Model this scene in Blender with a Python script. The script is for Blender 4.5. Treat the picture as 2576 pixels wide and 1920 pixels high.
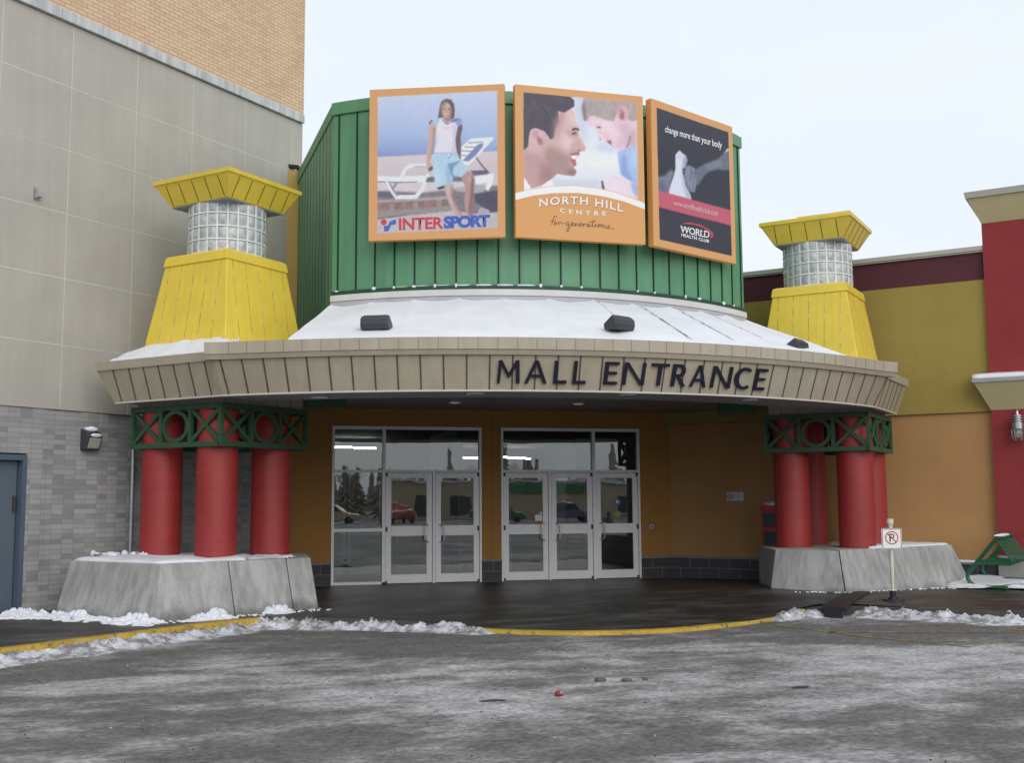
import bpy, bmesh, math, random
import numpy as np
from mathutils import Vector, Matrix, noise
from math import sin, cos, pi, radians as rad, sqrt

for o in list(bpy.data.objects):
    bpy.data.objects.remove(o)
SC = bpy.context.scene
COL = SC.collection
random.seed(4)
S2 = sqrt(.5)

# ---------------------------------------------------------------- camera
cam = bpy.data.cameras.new('camera')
camo = bpy.data.objects.new('camera', cam)
COL.objects.link(camo)
yaw, pit, rol = rad(14.692), rad(6.1225), rad(-.3491)
f = Vector((sin(yaw)*cos(pit), cos(yaw)*cos(pit), sin(pit)))
r = Vector((cos(yaw), -sin(yaw), 0)); u = r.cross(f)
r2 = r*cos(rol)+u*sin(rol); u2 = -r*sin(rol)+u*cos(rol)
M = Matrix((r2, u2, -f)).transposed().to_4x4()
M.translation = Vector((-5.1, -21, 1.56))
camo.matrix_world = M
cam.sensor_fit = 'HORIZONTAL'; cam.sensor_width = 36
cam.lens = 2784.17/2576*36
cam.clip_start = .1; cam.clip_end = 2000
SC.camera = camo
SC.render.resolution_x, SC.render.resolution_y = 1024, 764

# ---------------------------------------------------------------- sky, sun, exposure
SUN_EL, SUN_DIR = rad(30), Vector((.12, -1, 0)).normalized()      # where the light comes from, seen from the doors
w = bpy.data.worlds.new('World'); SC.world = w; w.use_nodes = True
nt = w.node_tree; nt.nodes.clear()
N = nt.nodes.new
out = N('ShaderNodeOutputWorld'); bg = N('ShaderNodeBackground'); sky = N('ShaderNodeTexSky')
sky.sky_type = 'NISHITA'; sky.sun_disc = False; sky.sun_elevation = SUN_EL
sky.sun_rotation = math.atan2(SUN_DIR.x, SUN_DIR.y); sky.dust_density = 4; sky.air_density = 1.2
tc = N('ShaderNodeTexCoord'); mp = N('ShaderNodeMapping'); mp.inputs['Scale'].default_value = (1.2, 1.2, 3)
ns = N('ShaderNodeTexNoise'); ns.inputs['Scale'].default_value = 1.6; ns.inputs['Detail'].default_value = 5
rp = N('ShaderNodeValToRGB')
rp.color_ramp.elements[0].position = .3; rp.color_ramp.elements[0].color = (8.5, 9.4, 10.4, 1)
rp.color_ramp.elements[1].position = .75; rp.color_ramp.elements[1].color = (9.8, 10.3, 10.5, 1)
mx = N('ShaderNodeMix'); mx.data_type = 'RGBA'; mx.inputs[0].default_value = .93
L = nt.links.new
L(tc.outputs['Generated'], mp.inputs[0]); L(mp.outputs[0], ns.inputs['Vector']); L(ns.outputs['Fac'], rp.inputs[0])
L(sky.outputs[0], mx.inputs[6]); L(rp.outputs[0], mx.inputs[7]); L(mx.outputs[2], bg.inputs[0])
bg.inputs[1].default_value = .1
L(bg.outputs[0], out.inputs[0])
sun = bpy.data.lights.new('sun', 'SUN'); suno = bpy.data.objects.new('sun', sun); COL.objects.link(suno)
sun.energy = 1.3; sun.angle = rad(50); sun.color = (1, .96, .9)
d = Vector((SUN_DIR.x*cos(SUN_EL), SUN_DIR.y*cos(SUN_EL), sin(SUN_EL)))
suno.rotation_euler = d.to_track_quat('Z', 'Y').to_euler()
suno.location = (0, -30, 40)
SC.view_settings.view_transform = 'Standard'; SC.view_settings.look = 'None'
SC.view_settings.exposure = 0; SC.view_settings.gamma = 1

# ---------------------------------------------------------------- materials
MATS = {}
def mat(name, col, rough=.6, var=.12, vs=3., bump=0., bs=40., metal=0., spec=.4, streak=0., col2=None, thr=.5, soft=.15, s2=2., stretch=(1, 1, 1), grain=0., gs=120., big=0.):
    """base colour varied by noise; col2 shows in patches where a second noise passes thr"""
    if name in MATS: return MATS[name]
    m = bpy.data.materials.new(name); m.use_nodes = True
    t = m.node_tree; n = t.nodes; l = t.links.new
    b = n['Principled BSDF']
    b.inputs['Roughness'].default_value = rough; b.inputs['Metallic'].default_value = metal
    b.inputs['Specular IOR Level'].default_value = spec
    tcn = n.new('ShaderNodeTexCoord'); mpn = n.new('ShaderNodeMapping'); l(tcn.outputs['Object'], mpn.inputs[0])
    mpn.inputs['Scale'].default_value = stretch
    def noi(scale, det=6, rg=.6):
        q = n.new('ShaderNodeTexNoise'); q.inputs['Scale'].default_value = scale
        q.inputs['Detail'].default_value = det; q.inputs['Roughness'].default_value = rg
        l(mpn.outputs[0], q.inputs['Vector']); return q
    def ramp(src, a, bb, ca, cb):
        q = n.new('ShaderNodeMapRange'); l(src, q.inputs[0])
        q.inputs[1].default_value = a; q.inputs[2].default_value = bb
        q.inputs[3].default_value = ca; q.inputs[4].default_value = cb
        q.interpolation_type = 'SMOOTHSTEP'; return q.outputs[0]
    cur = None
    if col2 is not None:
        a = noi(s2, 12, .72)
        src_ = a.outputs['Fac']
        if big:
            bn = noi(big, 3); mm_ = n.new('ShaderNodeMath'); mm_.operation = 'MULTIPLY_ADD'; l(bn.outputs['Fac'], mm_.inputs[0]); mm_.inputs[1].default_value = .9
            ms_ = n.new('ShaderNodeMath'); ms_.operation = 'ADD'; ms_.inputs[1].default_value = -.45; l(src_, mm_.inputs[2]); l(mm_.outputs[0], ms_.inputs[0])
            # packed snow lies thickest along the lane, thin by the kerb
            sy = n.new('ShaderNodeSeparateXYZ'); l(tcn.outputs['Object'], sy.inputs[0])
            wv = noi(.5, 2); wy = n.new('ShaderNodeMath'); wy.operation = 'MULTIPLY_ADD'; l(wv.outputs['Fac'], wy.inputs[0]); wy.inputs[1].default_value = 2.2; l(sy.outputs[1], wy.inputs[2])
            yr = n.new('ShaderNodeMapRange'); l(wy.outputs[0], yr.inputs[0]); yr.inputs[1].default_value = -19; yr.inputs[2].default_value = -5
            cr = n.new('ShaderNodeValToRGB'); cr.color_ramp.interpolation = 'EASE'
            for k_, (ps_, v_) in enumerate(((.40, .36), (.50, .40), (.56, .68), (.70, .64), (.79, .40), (.92, .33))):
                e_ = cr.color_ramp.elements[k_] if k_ < 2 else cr.color_ramp.elements.new(ps_)
                e_.position = ps_; e_.color = (v_, v_, v_, 1)
            l(yr.outputs[0], cr.inputs[0]); bi = n.new('ShaderNodeMath'); bi.operation = 'MULTIPLY_ADD'; l(cr.outputs[0], bi.inputs[0]); bi.inputs[1].default_value = .36
            l(ms_.outputs[0], bi.inputs[2]); b2 = n.new('ShaderNodeMath'); b2.operation = 'ADD'; b2.inputs[1].default_value = -.18; l(bi.outputs[0], b2.inputs[0]); src_ = b2.outputs[0]
        fac = ramp(src_, thr-soft, thr+soft, 0, 1)
        k = n.new('ShaderNodeMix'); k.data_type = 'RGBA'; l(fac, k.inputs[0])
        k.inputs[6].default_value = (*col, 1); k.inputs[7].default_value = (*col2, 1); cur = k.outputs[2]
    def mul(cur, val):
        k = n.new('ShaderNodeMix'); k.data_type = 'RGBA'; k.blend_type = 'MULTIPLY'; k.inputs[0].default_value = 1
        if cur is None: k.inputs[6].default_value = (*col, 1)
        else: l(cur, k.inputs[6])
        l(val, k.inputs[7]); return k.outputs[2]
    if var:
        a = noi(vs); cur = mul(cur, ramp(a.outputs['Fac'], .25, .75, 1-var, 1+var))
    if streak:
        q = n.new('ShaderNodeTexNoise'); mm = n.new('ShaderNodeMapping'); l(tcn.outputs['Object'], mm.inputs[0])
        mm.inputs['Scale'].default_value = (9, 9, .5); l(mm.outputs[0], q.inputs['Vector']); q.inputs['Scale'].default_value = 1; q.inputs['Detail'].default_value = 6
        cur = mul(cur, ramp(q.outputs['Fac'], .3, .65, 1-streak, 1+streak*.4))
    if grain:
        a = noi(gs, 3); cur = mul(cur, ramp(a.outputs['Fac'], .3, .7, 1-grain, 1+grain))
    if cur is None: b.inputs['Base Color'].default_value = (*col, 1)
    else: l(cur, b.inputs['Base Color'])
    if bump:
        a = noi(bs, 5); bp = n.new('ShaderNodeBump'); bp.inputs['Strength'].default_value = bump; bp.inputs['Distance'].default_value = .02
        l(a.outputs['Fac'], bp.inputs['Height']); l(bp.outputs[0], b.inputs['Normal'])
    MATS[name] = m; return m

def brickmat(name, c1, c2, mortar, bw, bh, ms, off=.5, var=.15, rough=.8, bump=.3, bias=0.):
    if name in MATS: return MATS[name]
    m = bpy.data.materials.new(name); m.use_nodes = True
    t = m.node_tree; n = t.nodes; l = t.links.new; b = n['Principled BSDF']; b.inputs['Roughness'].default_value = rough
    b.inputs['Specular IOR Level'].default_value = .25
    tcn = n.new('ShaderNodeTexCoord'); sp = n.new('ShaderNodeSeparateXYZ'); cb = n.new('ShaderNodeCombineXYZ')
    l(tcn.outputs['Object'], sp.inputs[0]); l(sp.outputs[0], cb.inputs[0]); l(sp.outputs[2], cb.inputs[1])
    k = n.new('ShaderNodeTexBrick'); l(cb.outputs[0], k.inputs['Vector'])
    k.inputs['Scale'].default_value = 1; k.inputs['Brick Width'].default_value = bw; k.inputs['Row Height'].default_value = bh
    k.inputs['Mortar Size'].default_value = ms; k.inputs['Mortar Smooth'].default_value = .3; k.offset = off
    k.inputs['Bias'].default_value = bias
    k.inputs['Color1'].default_value = (*c1, 1); k.inputs['Color2'].default_value = (*c2, 1); k.inputs['Mortar'].default_value = (*mortar, 1)
    q = n.new('ShaderNodeTexNoise'); q.inputs['Scale'].default_value = 1.3; q.inputs['Detail'].default_value = 7; l(tcn.outputs['Object'], q.inputs['Vector'])
    mr = n.new('ShaderNodeMapRange'); l(q.outputs['Fac'], mr.inputs[0]); mr.inputs[1].default_value = .25; mr.inputs[2].default_value = .75
    mr.inputs[3].default_value = 1-var; mr.inputs[4].default_value = 1+var
    x = n.new('ShaderNodeMix'); x.data_type = 'RGBA'; x.blend_type = 'MULTIPLY'; x.inputs[0].default_value = 1
    l(k.outputs['Color'], x.inputs[6]); l(mr.outputs[0], x.inputs[7]); l(x.outputs[2], b.inputs['Base Color'])
    bp = n.new('ShaderNodeBump'); bp.inputs['Strength'].default_value = bump; bp.inputs['Distance'].default_value = .01; bp.invert = True
    l(k.outputs['Fac'], bp.inputs['Height']); l(bp.outputs[0], b.inputs['Normal'])
    MATS[name] = m; return m

def emit(name, col, st):
    if name in MATS: return MATS[name]
    m = bpy.data.materials.new(name); m.use_nodes = True
    b = m.node_tree.nodes['Principled BSDF']; b.inputs['Base Color'].default_value = (.8, .8, .8, 1)
    b.inputs['Emission Color'].default_value = (*col, 1); b.inputs['Emission Strength'].default_value = st
    MATS[name] = m; return m

def glassmat(name, tint=(.66, .71, .71), refl=.125):
    if name in MATS: return MATS[name]
    m = bpy.data.materials.new(name); m.use_nodes = True
    t = m.node_tree; n = t.nodes; l = t.links.new; n.clear()
    o = n.new('ShaderNodeOutputMaterial'); a = n.new('ShaderNodeBsdfTransparent'); g = n.new('ShaderNodeBsdfGlossy')
    a.inputs[0].default_value = (*tint, 1); g.inputs['Roughness'].default_value = .004; g.inputs[0].default_value = (.95, .97, 1, 1)
    x = n.new('ShaderNodeMixShader'); fr = n.new('ShaderNodeLayerWeight'); fr.inputs[0].default_value = .12
    mr = n.new('ShaderNodeMapRange'); l(fr.outputs['Fresnel'], mr.inputs[0]); mr.inputs[1].default_value = 0; mr.inputs[2].default_value = 1
    mr.inputs[3].default_value = refl; mr.inputs[4].default_value = 1
    q = n.new('ShaderNodeTexNoise'); q.inputs['Scale'].default_value = 1.1; tcn = n.new('ShaderNodeTexCoord'); l(tcn.outputs['Object'], q.inputs['Vector'])
    bp = n.new('ShaderNodeBump'); bp.inputs['Strength'].default_value = .035; bp.inputs['Distance'].default_value = .05; l(q.outputs['Fac'], bp.inputs['Height']); l(bp.outputs[0], g.inputs['Normal'])
    l(mr.outputs[0], x.inputs[0]); l(a.outputs[0], x.inputs[1]); l(g.outputs[0], x.inputs[2]); l(x.outputs[0], o.inputs[0])
    MATS[name] = m; return m

def vcolmat(name, gain=1.):
    if name in MATS: return MATS[name]
    m = bpy.data.materials.new(name); m.use_nodes = True
    t = m.node_tree; b = t.nodes['Principled BSDF']; a = t.nodes.new('ShaderNodeVertexColor'); a.layer_name = 'print'
    t.links.new(a.outputs[0], b.inputs['Base Color']); b.inputs['Roughness'].default_value = .45; b.inputs['Specular IOR Level'].default_value = .3
    MATS[name] = m; return m

SNOW = mat('snow', (.74, .76, .82), .65, .05, 2., .35, 14., spec=.2)
DIRTY = mat('dirty_snow', (.62, .63, .68), .8, .2, 4., .7, 45., col2=(.22, .21, .215), thr=.515, soft=.09, s2=6., grain=.2, gs=60)
YEL = mat('yellow_metal', (.80, .60, .075), .38, .05, 2.5, streak=.03, spec=.4)
YELS = mat('yellow_seam', (.34, .24, .03), .8, 0, col2=(.72, .66, .46), thr=.55, soft=.12, s2=6.)
GRN = mat('green_cladding', (.105, .28, .155), .42, .08, 1.5, streak=.1, spec=.4)
GRND = mat('green_seam', (.006, .035, .02), .7, 0)
TRE = mat('trellis_green', (.03, .085, .045), .5, .1, 6.)
REDC = mat('column_red', (.31, .029, .028), .5, .09, 4., .25, 30., streak=.10, col2=(.25, .024, .028), thr=.62, soft=.06, s2=5., stretch=(.5, .5, 3), spec=.5)
TAN = mat('fascia_tan', (.41, .36, .275), .5, .06, 2., streak=.06)
TANJ = mat('fascia_joint', (.09, .078, .065), .8, .3, 9.)
TANC = mat('fascia_cap', (.43, .38, .30), .5, .06, 3., streak=.05)
SOF = mat('soffit_grey', (.30, .31, .33), .5, .06, 2.)
CONC = mat('plinth_concrete', (.37, .37, .365), .85, .16, 2.2, .25, 60., streak=.20, grain=.12, gs=90, col2=(.24, .24, .235), thr=.66, soft=.06, s2=5., stretch=(1, 1, .4))
def splash(m, z0, z1, dark):
    t = m.node_tree; n = t.nodes; l = t.links.new; b = n['Principled BSDF']; src = b.inputs['Base Color'].links[0].from_socket
    g_ = n.new('ShaderNodeNewGeometry'); s_ = n.new('ShaderNodeSeparateXYZ'); l(g_.outputs['Position'], s_.inputs[0])
    q = n.new('ShaderNodeTexNoise'); q.inputs['Scale'].default_value = 3.; q.inputs['Detail'].default_value = 8; l(g_.outputs['Position'], q.inputs['Vector'])
    a = n.new('ShaderNodeMath'); a.operation = 'MULTIPLY_ADD'; l(q.outputs['Fac'], a.inputs[0]); a.inputs[1].default_value = -.35; l(s_.outputs[2], a.inputs[2])
    r = n.new('ShaderNodeMapRange'); l(a.outputs[0], r.inputs[0]); r.inputs[1].default_value = z0-.17; r.inputs[2].default_value = z1-.17; r.inputs[3].default_value = dark; r.inputs[4].default_value = 1
    x = n.new('ShaderNodeMix'); x.data_type = 'RGBA'; x.blend_type = 'MULTIPLY'; x.inputs[0].default_value = 1; l(src, x.inputs[6]); l(r.outputs[0], x.inputs[7]); l(x.outputs[2], b.inputs['Base Color'])
splash(CONC, .02, .16, .5)
ORA2 = mat('orange_stucco_lit', (.43, .24, .10), .85, .06, 1.2, .3, 120., grain=.09, gs=70, streak=.02)  # door wall's orange with the brighter light on the wing put into its colour
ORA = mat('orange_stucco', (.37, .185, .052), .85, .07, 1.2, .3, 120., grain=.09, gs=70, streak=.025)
OLI = mat('olive_stucco', (.33, .25, .065), .85, .06, 1.2, .3, 120., grain=.09, gs=70, streak=.025)
MAR = mat('maroon_band', (.085, .022, .032), .8, .06, 2., .2, 160.)
PIR = mat('pier_red', (.265, .033, .037), .85, .06, 1.5, .3, 120., grain=.09, gs=70, streak=.025)
CRE = mat('cream_stucco', (.50, .44, .25), .85, .05, 2., .2, 160., grain=.05)
MET = mat('coping_metal', (.42, .41, .37), .4, .05, 2.)
WHI = mat('white_frame', (.86, .86, .90), .35, .04, 3.)
BLK = mat('black_paint', (.012, .013, .02), .4, .1, 5.)
DGR = mat('dark_grey_metal', (.05, .052, .06), .45, .1, 5.)
STE = mat('steel', (.45, .47, .5), .3, .05, 4., metal=.8)
GLS = glassmat('door_glass')

# ---------------------------------------------------------------- mesh helpers
class MB:
    def __init__(s): s.v = []; s.f = []
    def add(s, vs, fs):
        k = len(s.v); s.v += [tuple(p) for p in vs]; s.f += [tuple(i+k for i in q) for q in fs]; return s
    def box(s, x0, x1, y0, y1, z0, z1):
        return s.add([(x, y, z) for z in (z0, z1) for y in (y0, y1) for x in (x0, x1)],
                     [(0, 2, 3, 1), (4, 5, 7, 6), (0, 1, 5, 4), (2, 6, 7, 3), (0, 4, 6, 2), (1, 3, 7, 5)])
    def loft(s, rings, cap=True, closed=True):
        n = len(rings[0]); vs = [p for q in rings for p in q]; fs = []
        for i in range(len(rings)-1):
            for j in range(n if closed else n-1):
                a = i*n+j; b = i*n+(j+1) % n
                fs.append((a, b, b+n, a+n))
        if cap:
            fs.append(tuple(range(n))[::-1]); fs.append(tuple(range((len(rings)-1)*n, len(rings)*n)))
        return s.add(vs, fs)
    def prism(s, poly, z0, z1):
        return s.loft([[(x, y, z0) for x, y in poly], [(x, y, z1) for x, y in poly]])
    def cyl(s, x, y, z0, z1, r0, r1=None, n=32):
        r1 = r0 if r1 is None else r1
        return s.loft([[(x+q*cos(2*pi*i/n), y+q*sin(2*pi*i/n), z) for i in range(n)] for q, z in ((r0, z0), (r1, z1))])
    def tube(s, path, rr, n=8, closed=False):
        path = [Vector(p) for p in path]; rings = []; m = len(path)
        up = None
        for i, p in enumerate(path):
            a = path[(i-1) % m] if closed or i > 0 else p; b = path[(i+1) % m] if closed or i < m-1 else p
            t = (b-a).normalized()
            if up is None:
                up = Vector((0, 0, 1)) if abs(t.z) < .9 else Vector((1, 0, 0))
            x = t.cross(up).normalized(); y = x.cross(t).normalized(); up = y
            q = rr[i] if isinstance(rr, (list, tuple)) else rr
            rings.append([p+x*q*cos(2*pi*k/n)+y*q*sin(2*pi*k/n) for k in range(n)])
        if closed: rings.append(rings[0]); return s.loft(rings, cap=False)
        return s.loft(rings)
    def bar(s, a, b, wd, th, up=(0, 0, 1)):
        """rectangular bar from a to b; wd across (in the plane of up), th along the normal"""
        a, b = Vector(a), Vector(b); t = (b-a).normalized(); n = t.cross(Vector(up))
        if n.length < 1e-4: n = t.cross(Vector((0, 1, 0)))
        n.normalize(); v = n.cross(t).normalized()
        R = lambda p: [p+n*i*th/2+v*j*wd/2 for i, j in ((-1, -1), (1, -1), (1, 1), (-1, 1))]
        return s.loft([R(a), R(b)])
    def build(s, name, m, parent=None, smooth=False, bevel=0., **kw):
        me = bpy.data.meshes.new(name); me.from_pydata(s.v, [], s.f); me.update()
        bm = bmesh.new(); bm.from_mesh(me); bmesh.ops.recalc_face_normals(bm, faces=bm.faces); bm.to_mesh(me); bm.free()
        me.materials.append(m)
        if smooth:
            me.polygons.foreach_set('use_smooth', [True]*len(me.polygons))
            if smooth != 'all':
                try: me.set_sharp_from_angle(angle=rad(40))
                except Exception: pass
        o = bpy.data.objects.new(name, me); COL.objects.link(o)
        if parent is not None: o.parent = parent
        if bevel:
            b = o.modifiers.new('bevel', 'BEVEL'); b.width = bevel; b.segments = 2; b.limit_method = 'ANGLE'
        for k, v in kw.items(): o[k] = v
        return o

def thing(name, label, cat, loc=(0, 0, 0), rz=0., group=None):
    o = bpy.data.objects.new(name, None); COL.objects.link(o); o.empty_display_size = .2
    o.location = loc; o.rotation_euler = (0, 0, rz); o['label'] = label; o['category'] = cat
    if group: o['group'] = group
    return o
def tag(o, label, cat, group=None):
    o['label'] = label; o['category'] = cat
    if group: o['group'] = group
    return o
def dup(root, loc=None, rz=None, label=None):
    r = root.copy(); COL.objects.link(r)
    if loc is not None: r.location = loc
    if rz is not None: r.rotation_euler = (0, 0, rz)
    if label: r['label'] = label
    for ch in list(root.children):
        c = ch.copy(); COL.objects.link(c); c.parent = r
        for g in list(ch.children):
            q = g.copy(); COL.objects.link(q); q.parent = c
    return r
def nz(x, y, z=0., s=1., seed=0):
    return noise.fractal(Vector((x*s+seed*13.7, y*s-seed*7.1, z*s)), 1., 2., 4)

# ---------------------------------------------------------------- ground, kerb, pavement
KERB = [(-18, -18.6), (-12, -12.6), (-9, -9.65), (-7.4, -8.05), (-6, -6.75), (-4.65, -5.5), (-4.0, -5.72), (-3.2, -6.1), (-2.25, -6.66), (-1.5, -7.3),
        (-.7, -7.72), (.5, -7.78), (1.6, -7.3), (2.6, -6.68), (3.1, -6.42), (3.7, -6.4), (4.4, -7.1), (5.4, -8.2), (7, -9.8), (11, -13.8), (18, -20.8)]
WALL = [(-18.1, -13.9), (-12, -7.9), (-9, -4.9), (-8, -3.9), (-7, -2.9), (-5.6, -1.5), (-4.9, -.8), (-4.06, .05), (-3, .3), (-2, .3),
        (-1, .3), (0, .3), (1, .3), (2, .3), (3.2, .3), (3.9, .0), (4.6, -.7), (5.6, -1.7), (7, -3.1), (11, -7.1), (18, -14.1)]
def resample(p, n):
    a = np.array(p, float); out = []
    for i in range(len(a)-1):
        for k in range(n): out.append(a[i]+(a[i+1]-a[i])*k/n)
    out.append(a[-1]); return np.array(out)
def smooth_path(a, it=3):
    a = a.copy()
    for _ in range(it): a[1:-1] = (a[:-2]+2*a[1:-1]+a[2:])/4
    return a
K = smooth_path(resample(KERB, 5), 5); W = resample(WALL, 5)
def crown(x, y): return .11*math.exp(-((x-3.6)/3.0)**2)*math.exp(-((y+4.5)/1.9)**2)

ROAD = mat('winter_asphalt', (.130, .126, .122), .75, .16, 3., .5, 70., spec=.35, col2=(.42, .412, .424), thr=.565, soft=.17, s2=2.2, stretch=(.68, 1.1, 1), grain=.36, gs=28, big=.33)
WET = mat('wet_pavement', (.026, .025, .022), .42, .25, 1.4, .35, 60., spec=.35, col2=(.095, .09, .085), thr=.56, soft=.12, s2=1.3, stretch=(.6, 1.6, 1), grain=.25, gs=45)
g = MB(); g.add([(-250, -250, -.12), (250, -250, -.12), (250, 250, -.12), (-250, 250, -.12)], [(0, 1, 2, 3)])
g.build('ground', ROAD, kind='structure')
def offs(path):
    t = np.gradient(path, axis=0); t /= np.linalg.norm(t, axis=1)[:, None]
    return np.stack([t[:, 1], -t[:, 0]], 1)        # towards the road
KN = offs(K)
def drop(x): return -.088*max(0, min(1, (x+2.9)/1.0))*max(0, min(1, (3.3-x)/1.0))
g = MB(); NR = 26
for i in range(len(K)):
    for j in range(NR+1):
        p = K[i]+(W[i]-K[i])*j/NR; g.v.append((p[0], p[1], crown(p[0], p[1])+.004*nz(p[0], p[1], s=.8)+drop(K[i][0])*max(0, 1-j/NR*3.2)))
for i in range(len(K)-1):
    for j in range(NR):
        a = i*(NR+1)+j; g.f.append((a, a+NR+1, a+NR+2, a+1))
g.build('sidewalk', WET, smooth='all', kind='structure')
def kerb_piece(a, b, m, name):
    g = MB(); rings = []
    for i in range(a, b+1):
        p, n = K[i], KN[i]; dz_ = drop(p[0]); q = p-n*.14; w_ = p+n*.02
        rings.append([(q[0], q[1], -.12), (q[0], q[1], .012+dz_), (p[0], p[1], .012+dz_), (w_[0], w_[1], -.01+dz_), (w_[0]+n[0]*.01, w_[1]+n[1]*.01, -.16), (q[0], q[1], -.16)])
    g.loft(rings); return g.build(name, m, smooth=True, kind='structure')
YK = mat('kerb_yellow', (.46, .30, .04), .75, .2, 3., .3, 60., col2=(.07, .062, .05), thr=.575, soft=.07, s2=6., grain=.2, gs=50)
GK = mat('kerb_concrete', (.05, .048, .045), .7, .25, 3., .3, 60.)
iL = 25
def ki(x): return int(np.argmin(np.abs(K[:, 0]-x)))
kA, kB, kC, kD = ki(-18), ki(-4.55), ki(-2.35), ki(3.0)
kerb_piece(kA, kB, YK, 'kerb'); kerb_piece(kB, kC, GK, 'kerb'); kerb_piece(kC, kD, YK, 'kerb'); kerb_piece(kD, len(K)-1, GK, 'kerb')
# worn yellow parking lines
PL = mat('worn_line', (.30, .21, .05), .8, .2, 3., col2=(.10, .095, .09), thr=.5, soft=.06, s2=6., grain=.3, gs=40)
def line(pts, wd=.09):
    a = smooth_path(resample(pts, 8), 3); n = offs(a); g = MB()
    for p, q in zip(a, n): g.v += [(p[0]-q[0]*wd/2, p[1]-q[1]*wd/2, -.116), (p[0]+q[0]*wd/2, p[1]+q[1]*wd/2, -.116)]
    for i in range(len(a)-1): g.f.append((2*i, 2*i+1, 2*i+3, 2*i+2))
    g.build('road_marking', PL, kind='structure')
line([(2.1, -7.35), (2.3, -8.1), (2.5, -8.8), (3.1, -10.0)]); line([(2.32, -8.3), (3.3, -8.55), (4.9, -9.2), (8, -10.6)]); line([(3.0, -9.5), (4.3, -9.9), (7, -11)], .07)
line([(4.6, -8.7), (5.4, -9.3), (6, -10)], .1)

def snow_strip(name, a, b, wid, hgt, off, m, seed, label=None, along=K, nrm=KN, base=-.12, res=18):
    """ragged ridge of snow along a piece of the kerb"""
    P = resample(along[a:b+1], 10); Nn = resample(nrm[a:b+1], 10); g = MB()
    for i in range(len(P)):
        e = min(1, i/16, (len(P)-1-i)/16)
        for j in range(res+1):
            t = j/res; w_ = wid*(1+.35*nz(P[i][0], P[i][1], s=1.1, seed=seed))
            p = P[i]+Nn[i]*(off+w_*(t-.15)+.06*nz(P[i][0]*3, P[i][1]*3, t, 1, seed))
            prof = (math.exp(-((t-.22)/.2)**2)+.28*(1-t)) * (.62+.4*nz(p[0], p[1], s=2.2, seed=seed)+.24*nz(p[0], p[1], s=8, seed=seed+3)+.2*nz(p[0], p[1], s=24, seed=seed+5))
            g.v.append((p[0], p[1], base+max(-.03, hgt*prof*e-.013)))
    for i in range(len(P)-1):
        for j in range(res):
            k = i*(res+1)+j; g.f.append((k, k+1, k+res+2, k+res+1))
    o = g.build(name, m, smooth='all'); o['kind'] = 'stuff'
    if label: o['label'] = label
    return o
snow_strip('snow', ki(-9.5), ki(-4.6), .80, .13, .05, DIRTY, 1, 'dirty ridge of ploughed snow along the left yellow kerb')
snow_strip('snow', ki(-4.9), ki(-1.7), .66, .14, -.04, DIRTY, 2, 'ridge of snow in the gap between the two yellow kerbs')
snow_strip('snow', ki(2.2), ki(3.3), .7, .13, -.05, DIRTY, 5, 'short trampled snow ridge left of the brown plate')
snow_strip('snow', ki(3.75), ki(12), 1.2, .145, -.12, DIRTY, 3, 'trampled snow ridge in front of the no parking sign')

def inpoly(x, y, poly):
    c = False; n = len(poly)
    for i in range(n):
        (x1, y1), (x2, y2) = poly[i], poly[i-1]
        if (y1 > y) != (y2 > y) and x < (x2-x1)*(y-y1)/(y2-y1)+x1: c = not c
    return c
def edist(x, y, poly):
    b = 9
    for i in range(len(poly)):
        (x1, y1), (x2, y2) = poly[i], poly[i-1]; dx, dy = x2-x1, y2-y1
        t = max(0, min(1, ((x-x1)*dx+(y-y1)*dy)/(dx*dx+dy*dy+1e-9))); b = min(b, math.hypot(x-x1-t*dx, y-y1-t*dy))
    return b
def snow_sheet(poly, z0, h, seed, label=None, parent=None, zf=None, jit=.02, ns_=2., wav=.5):
    b = resample(list(poly)+[poly[0]], 12)[:-1]; c = b.mean(0); L_ = np.linalg.norm(b-c, axis=1).mean(); g = MB(); n = len(b)
    d_ = [0, .012, .035, .08, .16, .3, .5]+[L_*k for k in (.5, .7, .85)]; d_ = sorted(set(x for x in d_ if x < L_*.95))
    for k, q in enumerate(d_):
        for i, p in enumerate(b):
            v = c-p; l = np.linalg.norm(v); jj = jit*(nz(p[0], p[1], s=5, seed=seed)+.5*nz(p[0], p[1], s=16, seed=seed)); x, y = p+v/l*min(l*.97, (q*l/L_ if q > .1 else q)+jj)
            prof = min(1, q/.09)**.45; hh = h*prof*(1-wav*.5+wav*nz(x, y, s=ns_, seed=seed)+.12*nz(x, y, s=11, seed=seed))
            g.v.append((x, y, (zf(x, y) if zf else z0)+(hh if k else -.008)))
    for k in range(len(d_)-1):
        for i in range(n): g.f.append((k*n+i, k*n+(i+1) % n, (k+1)*n+(i+1) % n, (k+1)*n+i))
    g.f.append(tuple((len(d_)-1)*n+i for i in range(n)))
    o = g.build('snow', SNOW, parent, smooth='all')
    if parent is None:
        o['kind'] = 'stuff'
        if label: o['label'] = label
    return o
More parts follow.
